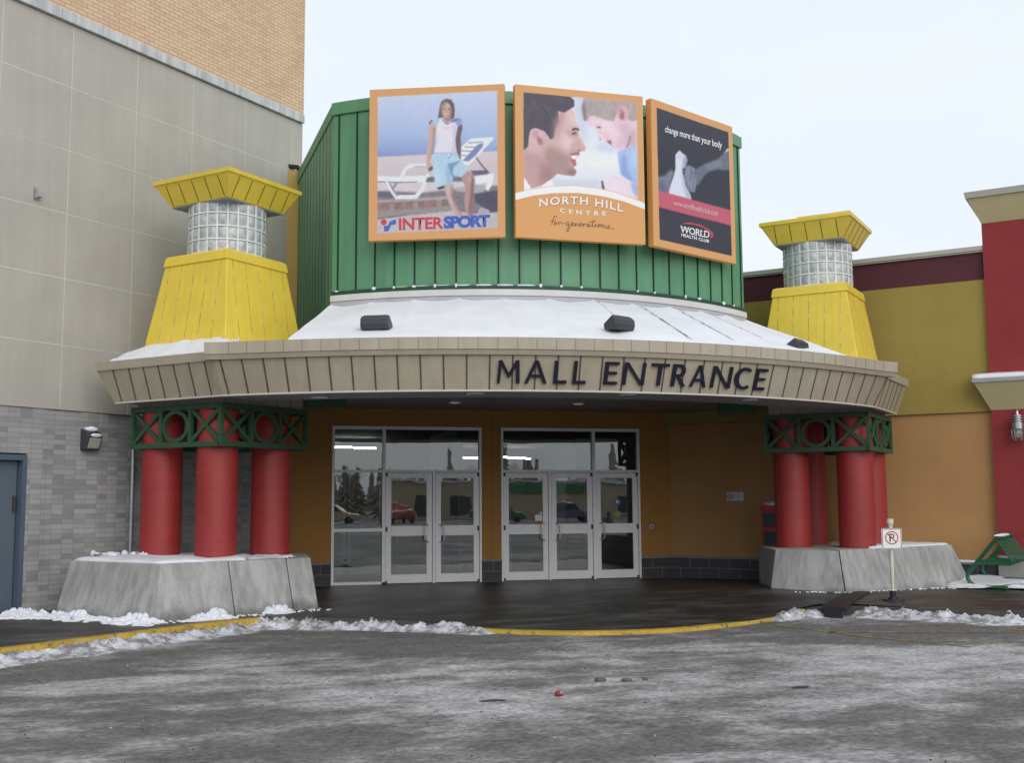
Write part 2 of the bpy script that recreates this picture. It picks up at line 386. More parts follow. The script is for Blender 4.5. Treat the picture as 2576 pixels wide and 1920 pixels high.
def snow_patch(poly, z0, h, seed, step=.05, edge=.12, thr=.0, ns_=2.2, label=None, parent=None, zf=None, m=None):
    xs = [p[0] for p in poly]; ys = [p[1] for p in poly]; g = MB(); idx = {}
    nx = int((max(xs)-min(xs))/step)+2; ny = int((max(ys)-min(ys))/step)+2; H = {}
    for i in range(nx):
        for j in range(ny):
            x = min(xs)+i*step; y = min(ys)+j*step
            if inpoly(x, y, poly):
                d = edist(x, y, poly); q = min(1, d/edge)**.6*(.62+.8*nz(x, y, s=ns_, seed=seed)+.25*nz(x, y, s=9, seed=seed))-thr
                H[i, j] = (x, y, q*h)
    for (i, j), v in H.items():
        if all((i+a, j+b) in H for a, b in ((1, 0), (0, 1), (1, 1))) and max(H[i+a, j+b][2] for a, b in ((0, 0), (1, 0), (0, 1), (1, 1))) > 0:
            q = []
            for a, b in ((0, 0), (1, 0), (1, 1), (0, 1)):
                k = (i+a, j+b)
                if k not in idx:
                    x, y, hh = H[k]; idx[k] = len(g.v); zb = zf(x, y) if zf else z0
                    g.v.append((x, y, zb+(hh if hh > 0 else -.012)))
                q.append(idx[k])
            g.f.append(tuple(q))
    o = g.build('snow', m or SNOW, parent, smooth='all')
    if parent is None:
        o['kind'] = 'stuff'
        if label: o['label'] = label
    return o

# ---------------------------------------------------------------- department store on the left (local x along its wall, -y outwards)
LB = thing('department_store', 'tall grey panelled store with tan brick upper wall and dark stone base', 'building', (-4.06, 0, 0), rad(45))
PAN = mat('wall_panel', (.455, .43, .39), .75, .06, 1.1, .12, 60., streak=.035)
SEAL = mat('panel_sealant', (.62, .62, .56), .8, .05, 3.)
g = MB(); us = [-15.0, -13.45, -12.2, -10.95, -9.7, -8.47, -7.24, -6.02, -4.82, -3.57, -2.36, -1.09, .16, .46]; zs = [2.94, 3.91, 4.92, 5.92, 6.91, 7.9, 8.89]
J = .0075
for i in range(len(us)-1):
    for j in range(len(zs)-1):
        g.box(us[i]+(J if i else 0), us[i+1]-(J if i < len(us)-2 else 0), -.03-.003*random.random(), .06, zs[j]+(J if j else 0), zs[j+1]-J)
g.build('wall_panels', PAN, LB)
MB().box(-15, .455, -.0285, 8, 2.95, 8.885).build('panel_backing', SEAL, LB)
UB = brickmat('upper_brick', (.72, .51, .335), (.60, .37, .27), (.36, .28, .22), .205, .067, .006, bias=-.45, var=.07, bump=.25)
MB().box(-15, .455, -.06, 8, 9.07, 17).build('brick_wall', UB, LB)
LEDG = mat('concrete_ledge', (.55, .56, .58), .8, .08, 3., streak=.22)
g = MB(); x = -15
for k in range(13):
    x1 = min(.46, x+1.24); g.box(x+.004, x1-.004, -.09, .3, 8.895, 9.065); x = x1
    if x >= .46: break
g.build('ledge', LEDG, LB, bevel=.01)
LS = brickmat('lower_stone', (.37, .365, .362), (.205, .205, .218), (.235, .235, .235), .195, .0733, .004, off=.0, var=.16, bump=.2, bias=-.25)
g = MB(); xs = [-15, -10.5, -9.6, -7.4, -6.65, -5.33, -5.02, -4.42, -4.02, -3.4, -3.15, .1]
for i in range(len(xs)-1):
    if xs[i] == -6.65: g.box(xs[i], xs[i+1], (-.015), 8, 2.27, 2.935); continue
    g.box(xs[i], xs[i+1], (-.015 if i % 2 else .0), 8, -.1, 2.935)
g.build('stone_wall', LS, LB)
BLUE = mat('blue_grey_door', (.10, .13, .165), .45, .06, 2.)
dr = MB().box(-6.62, -5.42, .07, .11, .02, 2.16).build('door', BLUE, LB)
MB().box(-5.475, -5.44, .04, .075, 1.44, 1.66).build('hinge', DGR, dr)
MB().box(-6.65, -6.60, -.03, .12, 0, 2.25).box(-5.40, -5.33, -.03, .12, 0, 2.25).box(-6.60, -5.40, -.03, .12, 2.17, 2.25).build('door_frame', mat('door_frame_blue', (.085, .115, .165), .5, .06, 2.), LB)
MB().tube([(-3.46, -.06, 0), (-3.46, -.06, 2.93)], .028, 10).build('conduit', STE, LB)

WL = thing('wall_pack_light', 'dark wall light capped with snow on grey stone wall by blue door', 'wall light', (-4.06+S2*-4.3, S2*-4.3, 2.35), rad(45))
MB().loft([[(-.13, y, z) for y, z in ((-.015, 0), (-.14, .0), (-.2, .2), (-.17, .27), (-.015, .33))], [(.13, y, z) for y, z in ((-.015, 0), (-.14, .0), (-.2, .2), (-.17, .27), (-.015, .33))]]).build('housing', DGR, WL, bevel=.01)
MB().loft([[(x*.1, y, z) for x in (-1,) for y, z in ((-.146, .03), (-.201, .185), (-.21, .185), (-.155, .03))], [(.1, y, z) for y, z in ((-.146, .03), (-.201, .185), (-.21, .185), (-.155, .03))]]).build('lens', mat('lens_glass', (.42, .40, .33), .2, .1, 20.), WL)
def blob(rx, ry, rz, seed, n=14):
    g = MB(); rings = []
    for i in range(n+1):
        a = pi*i/n-pi/2; ring = []
        for k in range(18):
            b = 2*pi*k/18; p = Vector((cos(a)*cos(b), cos(a)*sin(b), sin(a)))
            q = 1+.22*noise.noise(p*1.6+Vector((seed, 0, 0)))
            ring.append((p.x*rx*q, p.y*ry*q, p.z*rz*q))
        rings.append(ring)
    g.loft(rings); return g
o = blob(.12, .085, .045, 3).build('snow', SNOW, WL, smooth='all'); o.location = (0, -.10, .32)
o = blob(.10, .035, .03, 5).build('snow', SNOW, WL, smooth='all'); o.location = (.02, -.195, .225)
SM = thing('security_sensor', 'small grey sensor box high on the grey panels', 'sensor', (-4.06+S2*-5.36, S2*-5.36, 6.1), rad(45))
MB().box(-.05, .05, -.05, -.028, -.09, .09).build('back_plate', STE, SM)
MB().loft([[(x, -.05, z) for x, z in ((-.04, -.08), (.04, -.08), (.04, .08), (-.04, .08))], [(x, -.13, z) for x, z in ((-.03, -.06), (.03, -.06), (.03, .03), (-.03, .03))]]).build('sensor_head', mat('pale_plastic', (.35, .36, .38), .4), SM, bevel=.008)

# ---------------------------------------------------------------- shop wing on the right
RB = thing('shop_wing', 'orange and olive stucco wing with maroon band and red corner pier', 'building', (3.71, 0, 0), rad(-45))
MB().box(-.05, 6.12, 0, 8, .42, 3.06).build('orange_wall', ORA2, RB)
MB().box(-.05, 6.12, -.045, 8, 3.065, 5.43).build('olive_wall', OLI, RB)
MB().box(-.05, 6.12, -.05, 8, 5.434, 5.92).build('maroon_band', MAR, RB)
MB().box(-1.2, 6.12, -.09, 8, 5.923, 5.95).box(-1.2, 6.12, -.11, 8, 5.952, 6.03).build('coping', MET, RB)
CMU = brickmat('foundation_block', (.075, .078, .088), (.06, .062, .07), (.17, .17, .17), .41, .2, .008, var=.15, bump=.3)
MB().box(-.1, 6.12, -.06, 1, -.1, .385).build('foundation', CMU, RB)
MB().box(-.1, 6.12, -.085, .5, .387, .425).build('foundation_cap', mat('cap_grey', (.2, .205, .22), .7, .1, 4.), RB)
MB().box(6.1, 11, -.125, 8, .56, 6.42).build('red_pier', PIR, RB)
MB().box(6.09, 11, -.14, 8, -.1, .557).build('pier_foot', mat('pier_stone', (.30, .30, .29), .85, .1, 3., .2, 60.), RB)
def cornice(z0, z1, o0, o1, lip):
    g = MB(); q = lambda o, z: [(6.1-o, -.125-o, z), (11, -.125-o, z), (11, 2, z), (6.1-o, 2, z)]
    g.loft([q(o0, z0), q(o1, z1)]); return g, q
g, q = cornice(6.423, 6.86, .0, .19, .1); g.build('cornice', CRE, RB)
MB().loft([q(.22, 6.862), q(.24, 6.97)]).build('cornice_cap', MET, RB)
g, q = cornice(3.08, 3.555, .0, .23, .1); g.build('belt_course', CRE, RB)
b_ = MB().loft([q(.25, 3.557), q(.26, 3.615)]).build('belt_cap', mat('cap_pale', (.40, .40, .41), .6), RB)
g = MB(); rr = []
for i in range(50):
    x = 5.85+i*.1; rr.append([(x, -.125-.255+.006*nz(x, 1, s=4), 3.617), (x, -.36+.012*nz(x, 1, s=4), 3.66), (x, -.30, 3.70+.02*nz(x, 0, s=2)), (x, -.12, 3.74+.015*nz(x, 3, s=2)), (x, -.10, 3.617)])
g.loft(rr); g.build('snow', SNOW, b_, smooth='all')
RT = Matrix.Translation((3.71, 0, 0)) @ Matrix.Rotation(rad(-45), 4, 'Z')

CL = thing('caged_wall_light', 'galvanised caged jar light on the red pier', 'wall light', tuple(RT @ Vector((6.53, -.27, 2.645))), rad(-45))
MB().cyl(0, 0, .1, .23, .075, n=24).build('collar', STE, CL, smooth=True)
MB().cyl(0, 0, .23, .40, .055, .05, n=24).cyl(0, 0, .26, .275, .085, n=24).cyl(0, 0, .31, .325, .085, n=24).cyl(0, 0, .36, .375, .08, n=24).build('cooling_fins', STE, CL, smooth=True)
MB().tube([(0, 0, .40), (0, 0, .46), (.0, .03, .50), (0, .09, .51), (0, .13, .51)], .018, 8).build('bracket', STE, CL, smooth=True)
g = MB()
for zz in (.07, .0, -.06): g.tube([(.08*cos(a), .08*sin(a), zz) for a in [2*pi*i/20 for i in range(20)]], .006, 6, closed=True)
for k in range(3):
    a = pi*k/3; c_, s_ = cos(a), sin(a)
    g.tube([(.08*c_, .08*s_, .1), (.08*c_, .08*s_, -.07), (.06*c_, .06*s_, -.12), (.03*c_, .03*s_, -.145), (0, 0, -.15), (-.03*c_, -.03*s_, -.145), (-.06*c_, -.06*s_, -.12), (-.08*c_, -.08*s_, -.07), (-.08*c_, -.08*s_, .1)], .006, 6)
g.build('cage', STE, CL, smooth=True)
CL.scale = (1.25, 1.25, .82)
o = blob(.055, .055, .11, 1, 12).build('glass_jar', mat('jar_glass', (.35, .36, .38), .1, .05, 9., spec=.6), CL, smooth='all'); o.location = (0, 0, 0)

# ---------------------------------------------------------------- entrance building between the wings
EB = thing('mall_entrance', 'mall entrance with curved green drum, snowy skirt roof and tan canopy', 'building', (0, 0, 0))
g = MB()
for x0, x1 in ((-4.3, -3.1), (-.22, .17), (3.05, 3.75)): g.box(x0, x1, 0, .25, .42 if x0 != -9 else 0, 2.98)
g.box(-4.3, 3.75, 0, .25, 2.983, 3.45)
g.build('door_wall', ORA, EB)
MB().box(-.012, -.006, -.003, .001, .42, 3.3).build('control_joint', mat('joint_dark', (.12, .06, .03), .9, 0), EB)
for x0, x1 in ((-4.3, -3.10), (-.22, .17), (3.05, 3.75)):
    fo = MB().box(x0, x1, -.05, .2, -.1, .385).build('foundation', CMU, EB); MB().box(x0, x1, -.07, .2, .387, .425).build('cap', MATS['cap_grey'], fo)
GOLD = mat('gold_stucco', (.42, .28, .09), .85, .05, 1.5, .2, 160.)
MB().box(-4.3, -3.6, .02, .3, 3.46, 7.87).build('parapet_wall', GOLD, EB)

YC, RD = .47, 5.6
TH0 = math.asin(3.5/RD)
DZ0, DZ1 = 4.76, 7.82
def arc(R, yc, a0, a1, n): return [(R*sin(a0+(a1-a0)*i/n), yc-R*cos(a0+(a1-a0)*i/n)) for i in range(n+1)]
fp = arc(RD, YC, -TH0, TH0, 72)
drum = MB().prism(fp+[(3.8, .1), (-3.8, .1)], 3.75, DZ1-.02).build('drum_wall', GRN, EB)
g = MB(); rr = []
for rr_, z in ((RD+.025, DZ1-.2), (RD+.035, DZ1-.19), (RD+.035, DZ1), (RD-.15, DZ1+.005)):
    a = arc(rr_, YC, -TH0-.004, TH0+.004, 72); rr.append([(x, y, z) for x, y in a])
g.loft(rr, cap=False, closed=False)
for s in (-1, 1):
    g.bar((s*3.505, -3.90, DZ1-.09), (s*3.805, .1, DZ1-.09), .20, .03)
g.build('drum_coping', GRN, EB)
g = MB(); n_ = 23; k0 = TH0*.972
for i in range(n_+1):
    a = -k0+2*k0*i/n_; c_, s_ = cos(a), sin(a)
    p = lambda rr, t: (rr*sin(a)+t*cos(a), YC-rr*cos(a)+t*sin(a))
    (x0, y0), (x1, y1), (x2, y2), (x3, y3) = p(RD-.01, -.011), p(RD-.01, .011), p(RD+.016, .011), p(RD+.016, -.011)
    g.prism([(x0, y0), (x1, y1), (x2, y2), (x3, y3)], DZ0, DZ1-.19)
for s in (-1, 1):
    for k in range(1, 12):
        t = k/12; x, y = s*(3.5+.3*t), -3.9+4.0*t; g.box(x-.004, x+.004, y-.006, y+.006, 3.9, DZ1-.19)
g.build('drum_seams', GRND, EB)
def ringband(R0, R1, z0, z1, a0, a1, yc=YC, n=72):
    g = MB(); i_ = arc(R0, yc, a0, a1, n); o_ = arc(R1, yc, a0, a1, n)
    g.loft([[(*i_[k], z0), (*o_[k], z0), (*o_[k], z1), (*i_[k], z1)] for k in range(n+1)]); return g
ringband(RD-.02, RD+.03, DZ0-.03, DZ0+.03, -TH0, TH0).build('drum_base_trim', mat('dark_green_trim', (.015, .06, .045), .5, .1, 3.), EB)
ringband(RD-.02, RD+.05, DZ0-.13, DZ0-.035, -TH0, TH0).build('flashing', mat('flashing_pale', (.60, .60, .58), .4, .08, 2.), EB)
ringband(RD-.02, RD+.035, DZ0-.24, DZ0-.135, -TH0, TH0).build('flashing_lower', mat('flashing_grey', (.42, .42, .46), .4, .08, 2.), EB)
# snow caught on the trim
g = MB()
for i in range(n_+1):
    a = -k0+2*k0*i/n_; x, y = (RD+.03)*sin(a), YC-(RD+.03)*cos(a)
    if random.random() < .8: q = blob(.018+.02*random.random(), .012, .012+.022*random.random(), i, 6); g.add([(p[0]+x, p[1]+y, p[2]+DZ0+.03) for p in q.v], q.f)
    if a < -.1 and random.random() < .7 and i < 10:
        q = blob(.13, .015, .014, i+40, 6); c_, s_ = cos(a+.02), sin(a+.02)
        g.add([(x+p[0]*c_-p[1]*s_+.1, y+p[0]*s_+p[1]*c_-.02, p[2]+DZ0+.03) for p in q.v], q.f)
g.build('snow', SNOW, EB, smooth='all')

# skirt roof under snow
CY, CR0, CR1 = 2.58, 9.3, 9.70           # canopy arc: centre, radius at the bottom and at the top
CT0 = math.asin(5.1/CR0)
RA = math.asin(4.33/9.6)
g = MB(); NU, NV = 150, 30; ribs = 11
for i in range(NU+1):
    t = i/NU; a_in = -TH0+2*TH0*t; a_out = -RA+2*RA*t
    p0 = Vector(((RD+.03)*sin(a_in), YC-(RD+.03)*cos(a_in), DZ0-.22)); p1 = Vector((9.48*sin(a_out), CY-9.48*cos(a_out), 3.695))
    ph = (t*ribs) % 1; rib = math.exp(-(min(ph, 1-ph)/.06)**2)
    for j in range(NV+1):
        v = j/NV; p = p0.lerp(p1, v)
        sag = (.022+.02*nz(t*9, 0, s=1.3))*sin(pi*ph)*(1-v)**3
        h = .04+.022*rib*(1-.6*v)*(1 if t > .45 else .6)+.012*nz(p.x, p.y, p.z, 1.7, 5)-sag
        if j == NV: h = .03
        g.v.append((p.x, p.y, p.z+h))
for i in range(NU):
    for j in range(NV):
        a = i*(NV+1)+j; g.f.append((a, a+1, a+NV+2, a+NV+1))
g.build('roof_snow', SNOW, EB, smooth='all')
g = MB()
for i in range(NU+1):
    t = i/NU; a_in = -TH0+2*TH0*t; a_out = -RA+2*RA*t
    g.v += [(RD*sin(a_in), YC-RD*cos(a_in), DZ0-.21), (9.48*sin(a_out), CY-9.48*cos(a_out), 3.685), (9.4*sin(a_out), CY-9.4*cos(a_out), 3.45), (RD*sin(a_in), YC-RD*cos(a_in), 3.45)]
for i in range(NU):
    for k in range(4): g.f.append((4*i+k, 4*i+(k+1) % 4, 4*i+4+(k+1) % 4, 4*i+4+k))
g.f += [(0, 1, 2, 3), tuple(4*NU+k for k in (3, 2, 1, 0))]
g.build('skirt_roof', mat('roof_metal', (.2, .21, .24), .4, .1, 2.), EB)
# bare seams showing on the right half of the snow
g = MB()
for k, (v0, v1, wd) in {6: (.02, .4, .004), 7: (.02, .95, .010), 8: (.05, .9, .008), 9: (.05, .75, .005)}.items():
    t = k/ribs+.008; pts = []
    for q in range(14):
        v = v0+(v1-v0)*q/13; a_in = -TH0+2*TH0*t; a_out = -RA+2*RA*t
        p0 = Vector(((RD+.03)*sin(a_in), YC-(RD+.03)*cos(a_in), DZ0-.22)); p1 = Vector((9.48*sin(a_out), CY-9.48*cos(a_out), 3.695))
        p = p0.lerp(p1, v); pts.append((p.x, p.y, p.z+.052+.012*(1-.6*v)))
    g.tube(pts, [wd*(.5+.8*random.random())*(.3 if q in (0, 13) else 1) for q in range(14)], 6)
g.build('bare_seams', mat('wet_metal', (.22, .23, .27), .6, .2, 9., col2=(.65, .66, .7), thr=.48, soft=.1, s2=12), EB)

# canopy outline: straight end, arc, straight end (bottom edge and top edge)
def outline(R, dR, n=84):
    """half-open path from the left wing to the right wing, R at the arc, dR the outward lean of the straight ends"""
    a = math.asin(min(.999, (5.1+.15*dR)/R)); arcp = arc(R, CY, -a, a, n)
    Lb = Vector(arcp[0]); Rb = Vector(arcp[-1])
    el = Lb+Vector((-S2, S2))*2.2; er = Rb+Vector((S2, S2))*1.8
    left = [tuple(el.lerp(Lb, i/12)) for i in range(12)]; right = [tuple(Rb.lerp(er, (i+1)/12)) for i in range(12)]
    return left, arcp, right
bL, bA, bR = outline(CR0, 0)
LEAN = .17
tA = []
for i_, (x, y) in enumerate(bA):
    th_ = math.atan2(x, CY-y); q_ = abs(i_/(len(bA)-1)*2-1)**8; lr = 9.3+LEAN+.10*q_; tA.append((lr*sin(th_), CY-lr*cos(th_)))
tL = [(x-S2*LEAN, y-S2*LEAN) for x, y in bL]; tR = [(x+S2*LEAN, y-S2*LEAN) for x, y in bR]
tL[0] = (tL[0][0]-S2*.22, tL[0][1]+S2*.22); tR[-1] = (tR[-1][0]+S2*.12, tR[-1][1]+S2*.12)
ZB, ZP, ZT = 3.03, 3.515, 3.725
FB = bL+bA+bR; FT = tL+tA+tR
g = MB(); m_ = len(FB)
for (a, b) in zip(FB, FT): g.v += [(a[0], a[1], ZB), (b[0], b[1], ZP), (b[0]*.985, b[1]+.08, ZP), (a[0]*.985, a[1]+.08, ZB)]
for i in range(m_-1):
    for k in range(4): g.f.append((4*i+k, 4*i+(k+1) % 4, 4*i+4+(k+1) % 4, 4*i+4+k))
g.f += [(0, 1, 2, 3), tuple(4*(m_-1)+k for k in (3, 2, 1, 0))]
g.build('canopy_fascia', TAN, EB)
# panel joints on the fascia
g = MB(); acc = 0; nxt = .16
cum = [0]
for i in range(1, m_): cum.append(cum[-1]+math.dist(FB[i], FB[i-1]))
while nxt < cum[-1]-.1:
    i = max(k for k in range(m_-1) if cum[k] <= nxt); t = (nxt-cum[i])/(cum[i+1]-cum[i])
    A = Vector((*FB[i], ZB)).lerp(Vector((*FB[i+1], ZB)), t); B = Vector((*FT[i], ZP)).lerp(Vector((*FT[i+1], ZP)), t)
    d_ = Vector((FB[i+1][0]-FB[i][0], FB[i+1][1]-FB[i][1], 0)).normalized(); nn = d_.cross((B-A).normalized()).normalized()
    if nn.y > 0: nn = -nn
    A2 = A.lerp(B, .03); hw = .011
    g.loft([[p+d_*i_*hw+nn*k_ for i_, k_ in ((-1, -.006), (1, -.006), (1, .006), (-1, .006))] for p in (A2, B)])
    nxt += .305
g.build('fascia_joints', TANJ, EB)
# bright drip edge along the bottom
g = MB(); g.loft([[(p[0], p[1]-.012, ZB-.012), (p[0], p[1]-.012, ZB+.012), (p[0], p[1]+.03, ZB+.012), (p[0], p[1]+.03, ZB-.012)] for p in FB]); g.build('drip_edge', mat('drip_edge_pale', (.55, .52, .46), .4, .05, 2.), EB)
# cap: taller on the arc, lower on the straight ends
def capstrip(pts, prof):
    g = MB(); n = offs(np.array(pts)); g.loft([[(p[0]+q[0]*o, p[1]+q[1]*o, z) for o, z in prof] for p, q in zip(pts, n)]); return g
ext = [tuple(Vector(tA[0])+Vector((-.10, -.0)))]+tA[1:-1]+[tuple(Vector(tA[-1])+Vector((.10, 0)))]
capstrip(ext, [(-.1, ZP-.02), (.03, ZP-.02), (.06, ZP+.045), (.075, ZP+.05), (.085, ZT), (-.1, ZT)]).build('fascia_cap', TANC, EB)
capstrip(tL+[tA[0]], [(-.1, ZP-.01), (.02, ZP-.01), (.035, ZP+.115), (-.1, ZP+.115)]).build('end_cap_strip', TANC, EB)
capstrip([tA[-1]]+tR, [(-.1, ZP-.01), (.02, ZP-.01), (.035, ZP+.115), (-.1, ZP+.115)]).build('end_cap_strip', TANC, EB)
g = MB(); L_ = len(ext)
for i in range(2, L_-1, 2):
    p = ext[i]; q = offs(np.array(ext))[i]; t_ = (-q[1], q[0])
    g.loft([[(p[0]+q[0]*o+t_[0]*w_, p[1]+q[1]*o+t_[1]*w_, z) for o, w_ in ((.05, -.004), (.05, .004), (oo, .004), (oo, -.004))] for oo, z in ((.079, ZP+.05), (.088, ZT-.002))])
g.build('cap_joints', mat('cap_joint_tan', (.25, .22, .18), .7, 0), EB)
# flat deck behind the fascia at the ends, with its snow
def deck(s):
    a = [(s*5.0, -5.1), (s*4.3, -5.45), (s*3.6, -4.0), (s*3.6, -.2), (s*4.2, -.4), (s*6.5, -3.2), (s*6.45, -3.65)] if s < 0 else [(5.0, -5.1), (4.3, -5.45), (3.6, -4.0), (3.6, -.2), (4.2, -.4), (6.25, -3.2), (6.25, -3.9)]
    return a
for s in (-1, 1):
    MB().prism(deck(s), 3.30, 3.58).build('deck', MATS['roof_metal'], EB)
g = MB()
sl = [(-6.80, -3.72), (-6.2, -4.34), (-5.36, -5.18), (-4.5, -5.68), (-4.2, -5.0), (-4.4, -2.8), (-6.0, -2.6)]
def zl(x, y):
    d = max(abs((x+5.1)*S2+(y+3.5)*S2), abs(-(x+5.1)*S2+(y+3.5)*S2)); return 3.59+.24*max(0, 1-max(0, d-.88)/.34)
snow_sheet(sl, 3.6, .11, 8, parent=EB, zf=zl, jit=.015)
sr = [(6.5, -4.0), (6.2, -4.34), (5.36, -5.18), (4.5, -5.68), (4.2, -5.0), (4.4, -2.8), (6.0, -2.6)]
snow_sheet(sr, 3.6, .09, 9, parent=EB, zf=lambda x, y: 3.59+(zl(-x, y)-3.59)*.5, jit=.015)
# soffit: lower rim then a recessed ceiling
g = MB(); inn = [(p[0]*(8.25/9.3), CY+(p[1]-CY)*(8.25/9.3)) for p in FB]
g.loft([[(a[0], a[1]+.02, ZB+.004), (b[0], b[1], ZB+.004), (b[0], b[1], ZB+.05), (a[0], a[1]+.02, ZB+.05)] for a, b in zip(FB, inn)])
g.build('soffit_rim', SOF, EB)
# ribbed ceiling boards
g = MB(); y = -6.0
while y < -.02:
    q_ = (CY-y)**2; hw = min(6.2, 3.75-y, sqrt(max(.01, 76-q_)))
    g.box(-hw, hw, y, y+.095, 3.315, 3.42); y += .1
g.build('ceiling', mat('ceiling_boards', (.20, .205, .215), .4, .08, 2.), EB)
for s in (-1, 1):
    MB().box(min(s*3.2, s*3.86), max(s*3.2, s*3.86), -3.47, -3.40, 3.02, 3.31).build('green_panel', TRE, EB)
GLO = emit('pot_light_glow', (1, .75, .4), .9)
for (x, y, z) in ((-1.1, -1.7, 3.31), (1.17, -1.85, 3.31), (-1.73, -6.15, 3.03), (.4, -6.45, 3.03), (-3.78, -5.15, 3.03), (2.5, -6.0, 3.03)):
    pl_ = thing('recessed_light', {(-1.1): 'round ceiling light under the canopy above the two door set', 1.17: 'round ceiling light under the canopy above the three door set', -1.73: 'ceiling light in the canopy rim below the letter M', .4: 'ceiling light in the canopy rim below the letters TR', -3.78: 'ceiling light in the canopy rim beside the left columns', 2.5: 'ceiling light in the canopy rim beside the right columns'}[x], 'ceiling light', (x, y, z), 0, 'ceiling lights under the canopy')
    lit = z > 3.2
    g = MB(); g.loft([[(q*cos(2*pi*i/24), q*sin(2*pi*i/24), zz) for i in range(24)] for q, zz in ((.085, .003), (.12, .003), (.125, -.012), (.085, -.02))], cap=False); g.build('trim_ring', WHI, pl_)
    MB().cyl(0, 0, -.002, .003, .085, n=24).build('lens', GLO if lit else MATS['lens_glass'], pl_)

# MALL ENTRANCE: flat black letters standing on the sloping fascia
def S(*p): return list(p)
def strokes(ch):
    """polygons in a unit cell (x 0..1, y 0..1); w = stroke in x units is set per letter by hand"""
    if ch == 'M': return [[(0, 0), (.13, 0), (.2, 1), (.07, 1)], [(.83, 0), (1, 0), (.96, 1), (.82, 1)], [(.07, 1), (.22, 1), (.55, .36), (.48, .24)], [(.82, 1), (.96, 1), (.55, .24), (.47, .36)]]
    if ch == 'A': return [[(0, 0), (.15, 0), (.57, 1), (.44, 1)], [(.83, 0), (1, 0), (.60, 1), (.46, 1)], [(.26, .27), (.78, .27), (.74, .38), (.30, .38)]]
    if ch == 'L': return [[(0, 0), (.27, 0), (.32, 1), (.06, 1)], [(.2, 0), (1, 0), (1, .14), (.2, .13)]]
    if ch == 'E': return [[(0, 0), (.26, 0), (.30, 1), (.04, 1)], [(.2, 0), (.95, 0), (.95, .13), (.2, .13)], [(.2, .45), (.88, .45), (.88, .57), (.2, .57)], [(.2, .87), (1, .87), (1, 1), (.2, 1)]]
    if ch == 'N': return [[(0, 0), (.14, 0), (.17, 1), (.04, 1)], [(.84, 0), (.98, 0), (1, 1), (.86, 1)], [(.04, 1), (.2, 1), (.96, 0), (.80, 0)]]
    if ch == 'T': return [[(.38, 0), (.58, 0), (.6, .95), (.4, .95)], [(0, .87), (1, .87), (1, 1), (0, 1)]]
    if ch == 'R':
        o = [[(0, 0), (.25, 0), (.29, 1), (.04, 1)], [(.35, .46), (.58, .46), (1.02, 0), (.74, 0)]]
        c = [(.2, .87), (.2, 1)]; n = 10
        po = [(.55+.36*cos(a), .71+.29*sin(a)) for a in [pi/2-pi*i/n for i in range(n+1)]]; pi_ = [(.52+.15*cos(a), .71+.165*sin(a)) for a in [pi/2-pi*i/n for i in range(n+1)]]
        for i in range(n): o.append([po[i], po[i+1], pi_[i+1], pi_[i]])
        return o+[[(.2, .87), (.53, .875), (.56, 1), (.2, 1)], [(.2, .42), (.56, .42), (.53, .545), (.2, .545)]]
    if ch == 'C':
        n = 20; A0, A1 = rad(52), rad(308); o = []
        po = [(.55+.56*cos(a), .5+.51*sin(a)) for a in [A0+(A1-A0)*i/n for i in range(n+1)]]; pi_ = [(.57+.36*cos(a), .5+.385*sin(a)) for a in [A0+(A1-A0)*i/n for i in range(n+1)]]
        for i in range(n): o.append([po[i], po[i+1], pi_[i+1], pi_[i]])
        return o
LT = [('M', -9.52, -7.64), ('A', -7.25, -5.38), ('L', -4.85, -3.72), ('L', -3.22, -2.07), ('E', -.53, .74), ('N', 1.17, 3.14), ('T', 3.66, 5.30), ('R', 5.62, 7.02),
      ('A', 7.46, 9.08), ('N', 9.55, 11.64), ('C', 12.02, 13.90), ('E', 14.19, 15.55)]
def onf(th, z, o):
    R = 9.3+(z-ZB)/(ZP-ZB)*LEAN+o; return (R*sin(th), CY-R*cos(th), z-o*.3)
g = MB()
for ch, a0, a1 in LT:
    for poly in strokes(ch):
        q = [(rad(a0+(a1-a0)*x), 3.133+.298*y) for x, y in poly]
        k = len(q); g.add([onf(t, z, .012) for t, z in q]+[onf(t, z, .034) for t, z in q], [tuple(range(k)), tuple(range(2*k-1, k-1, -1))]+[(i, (i+1) % k, k+(i+1) % k, k+i) for i in range(k)])
g.build('lettering', mat('letter_navy', (.012, .013, .03), .35, .05, 4.), EB)

# interior seen through the glass
INT = mat('interior_wall', (.30, .30, .28), .8, .1, 2.)
MB().box(-4.4, 4.0, 12, 12.2, 0, 3).box(-4.6, -4.4, .3, 12, 0, 3).box(4.0, 4.2, .3, 12, 0, 3).box(-.6, -.5, .4, 3.4, 0, 3).build('interior_wall', INT, EB)
MB().box(-4.6, 4.2, .25, 12.2, -.2, .004).build('interior_floor', mat('interior_tiles', (.34, .32, .30), .3, .15, 2.), EB)
MB().box(-4.6, 4.2, .26, 12.2, 2.99, 3.1).build('interior_ceiling', mat('interior_ceiling_dark', (.12, .12, .12), .8), EB)
TUBE = emit('fluorescent', (1, .95, .82), 26.)
g = MB()
for x0, x1, y, z in ((-2.72, -2.27, 4.0, 2.75), (-2.22, -1.72, 4.1, 2.735), (1.15, 1.36, 8, 2.68), (1.38, 1.56, 8.1, 2.675), (2.2, 2.36, 8, 2.70), (2.38, 2.66, 8.1, 2.69), (2.68, 2.96, 8.2, 2.68), (2.98, 3.1, 8.3, 2.67)):
    MB().box(x0, x1, y, y+.07, z, z+.035).build('fluorescent_tube', TUBE, EB)
g = MB()
for x in (-4.2, -3.2, -2.55, -2.5, -1.55, -1.5, -.65, 1.0, 2.0): g.box(x-.05, x+.05, 2.6, 2.66, .02, 2.3)
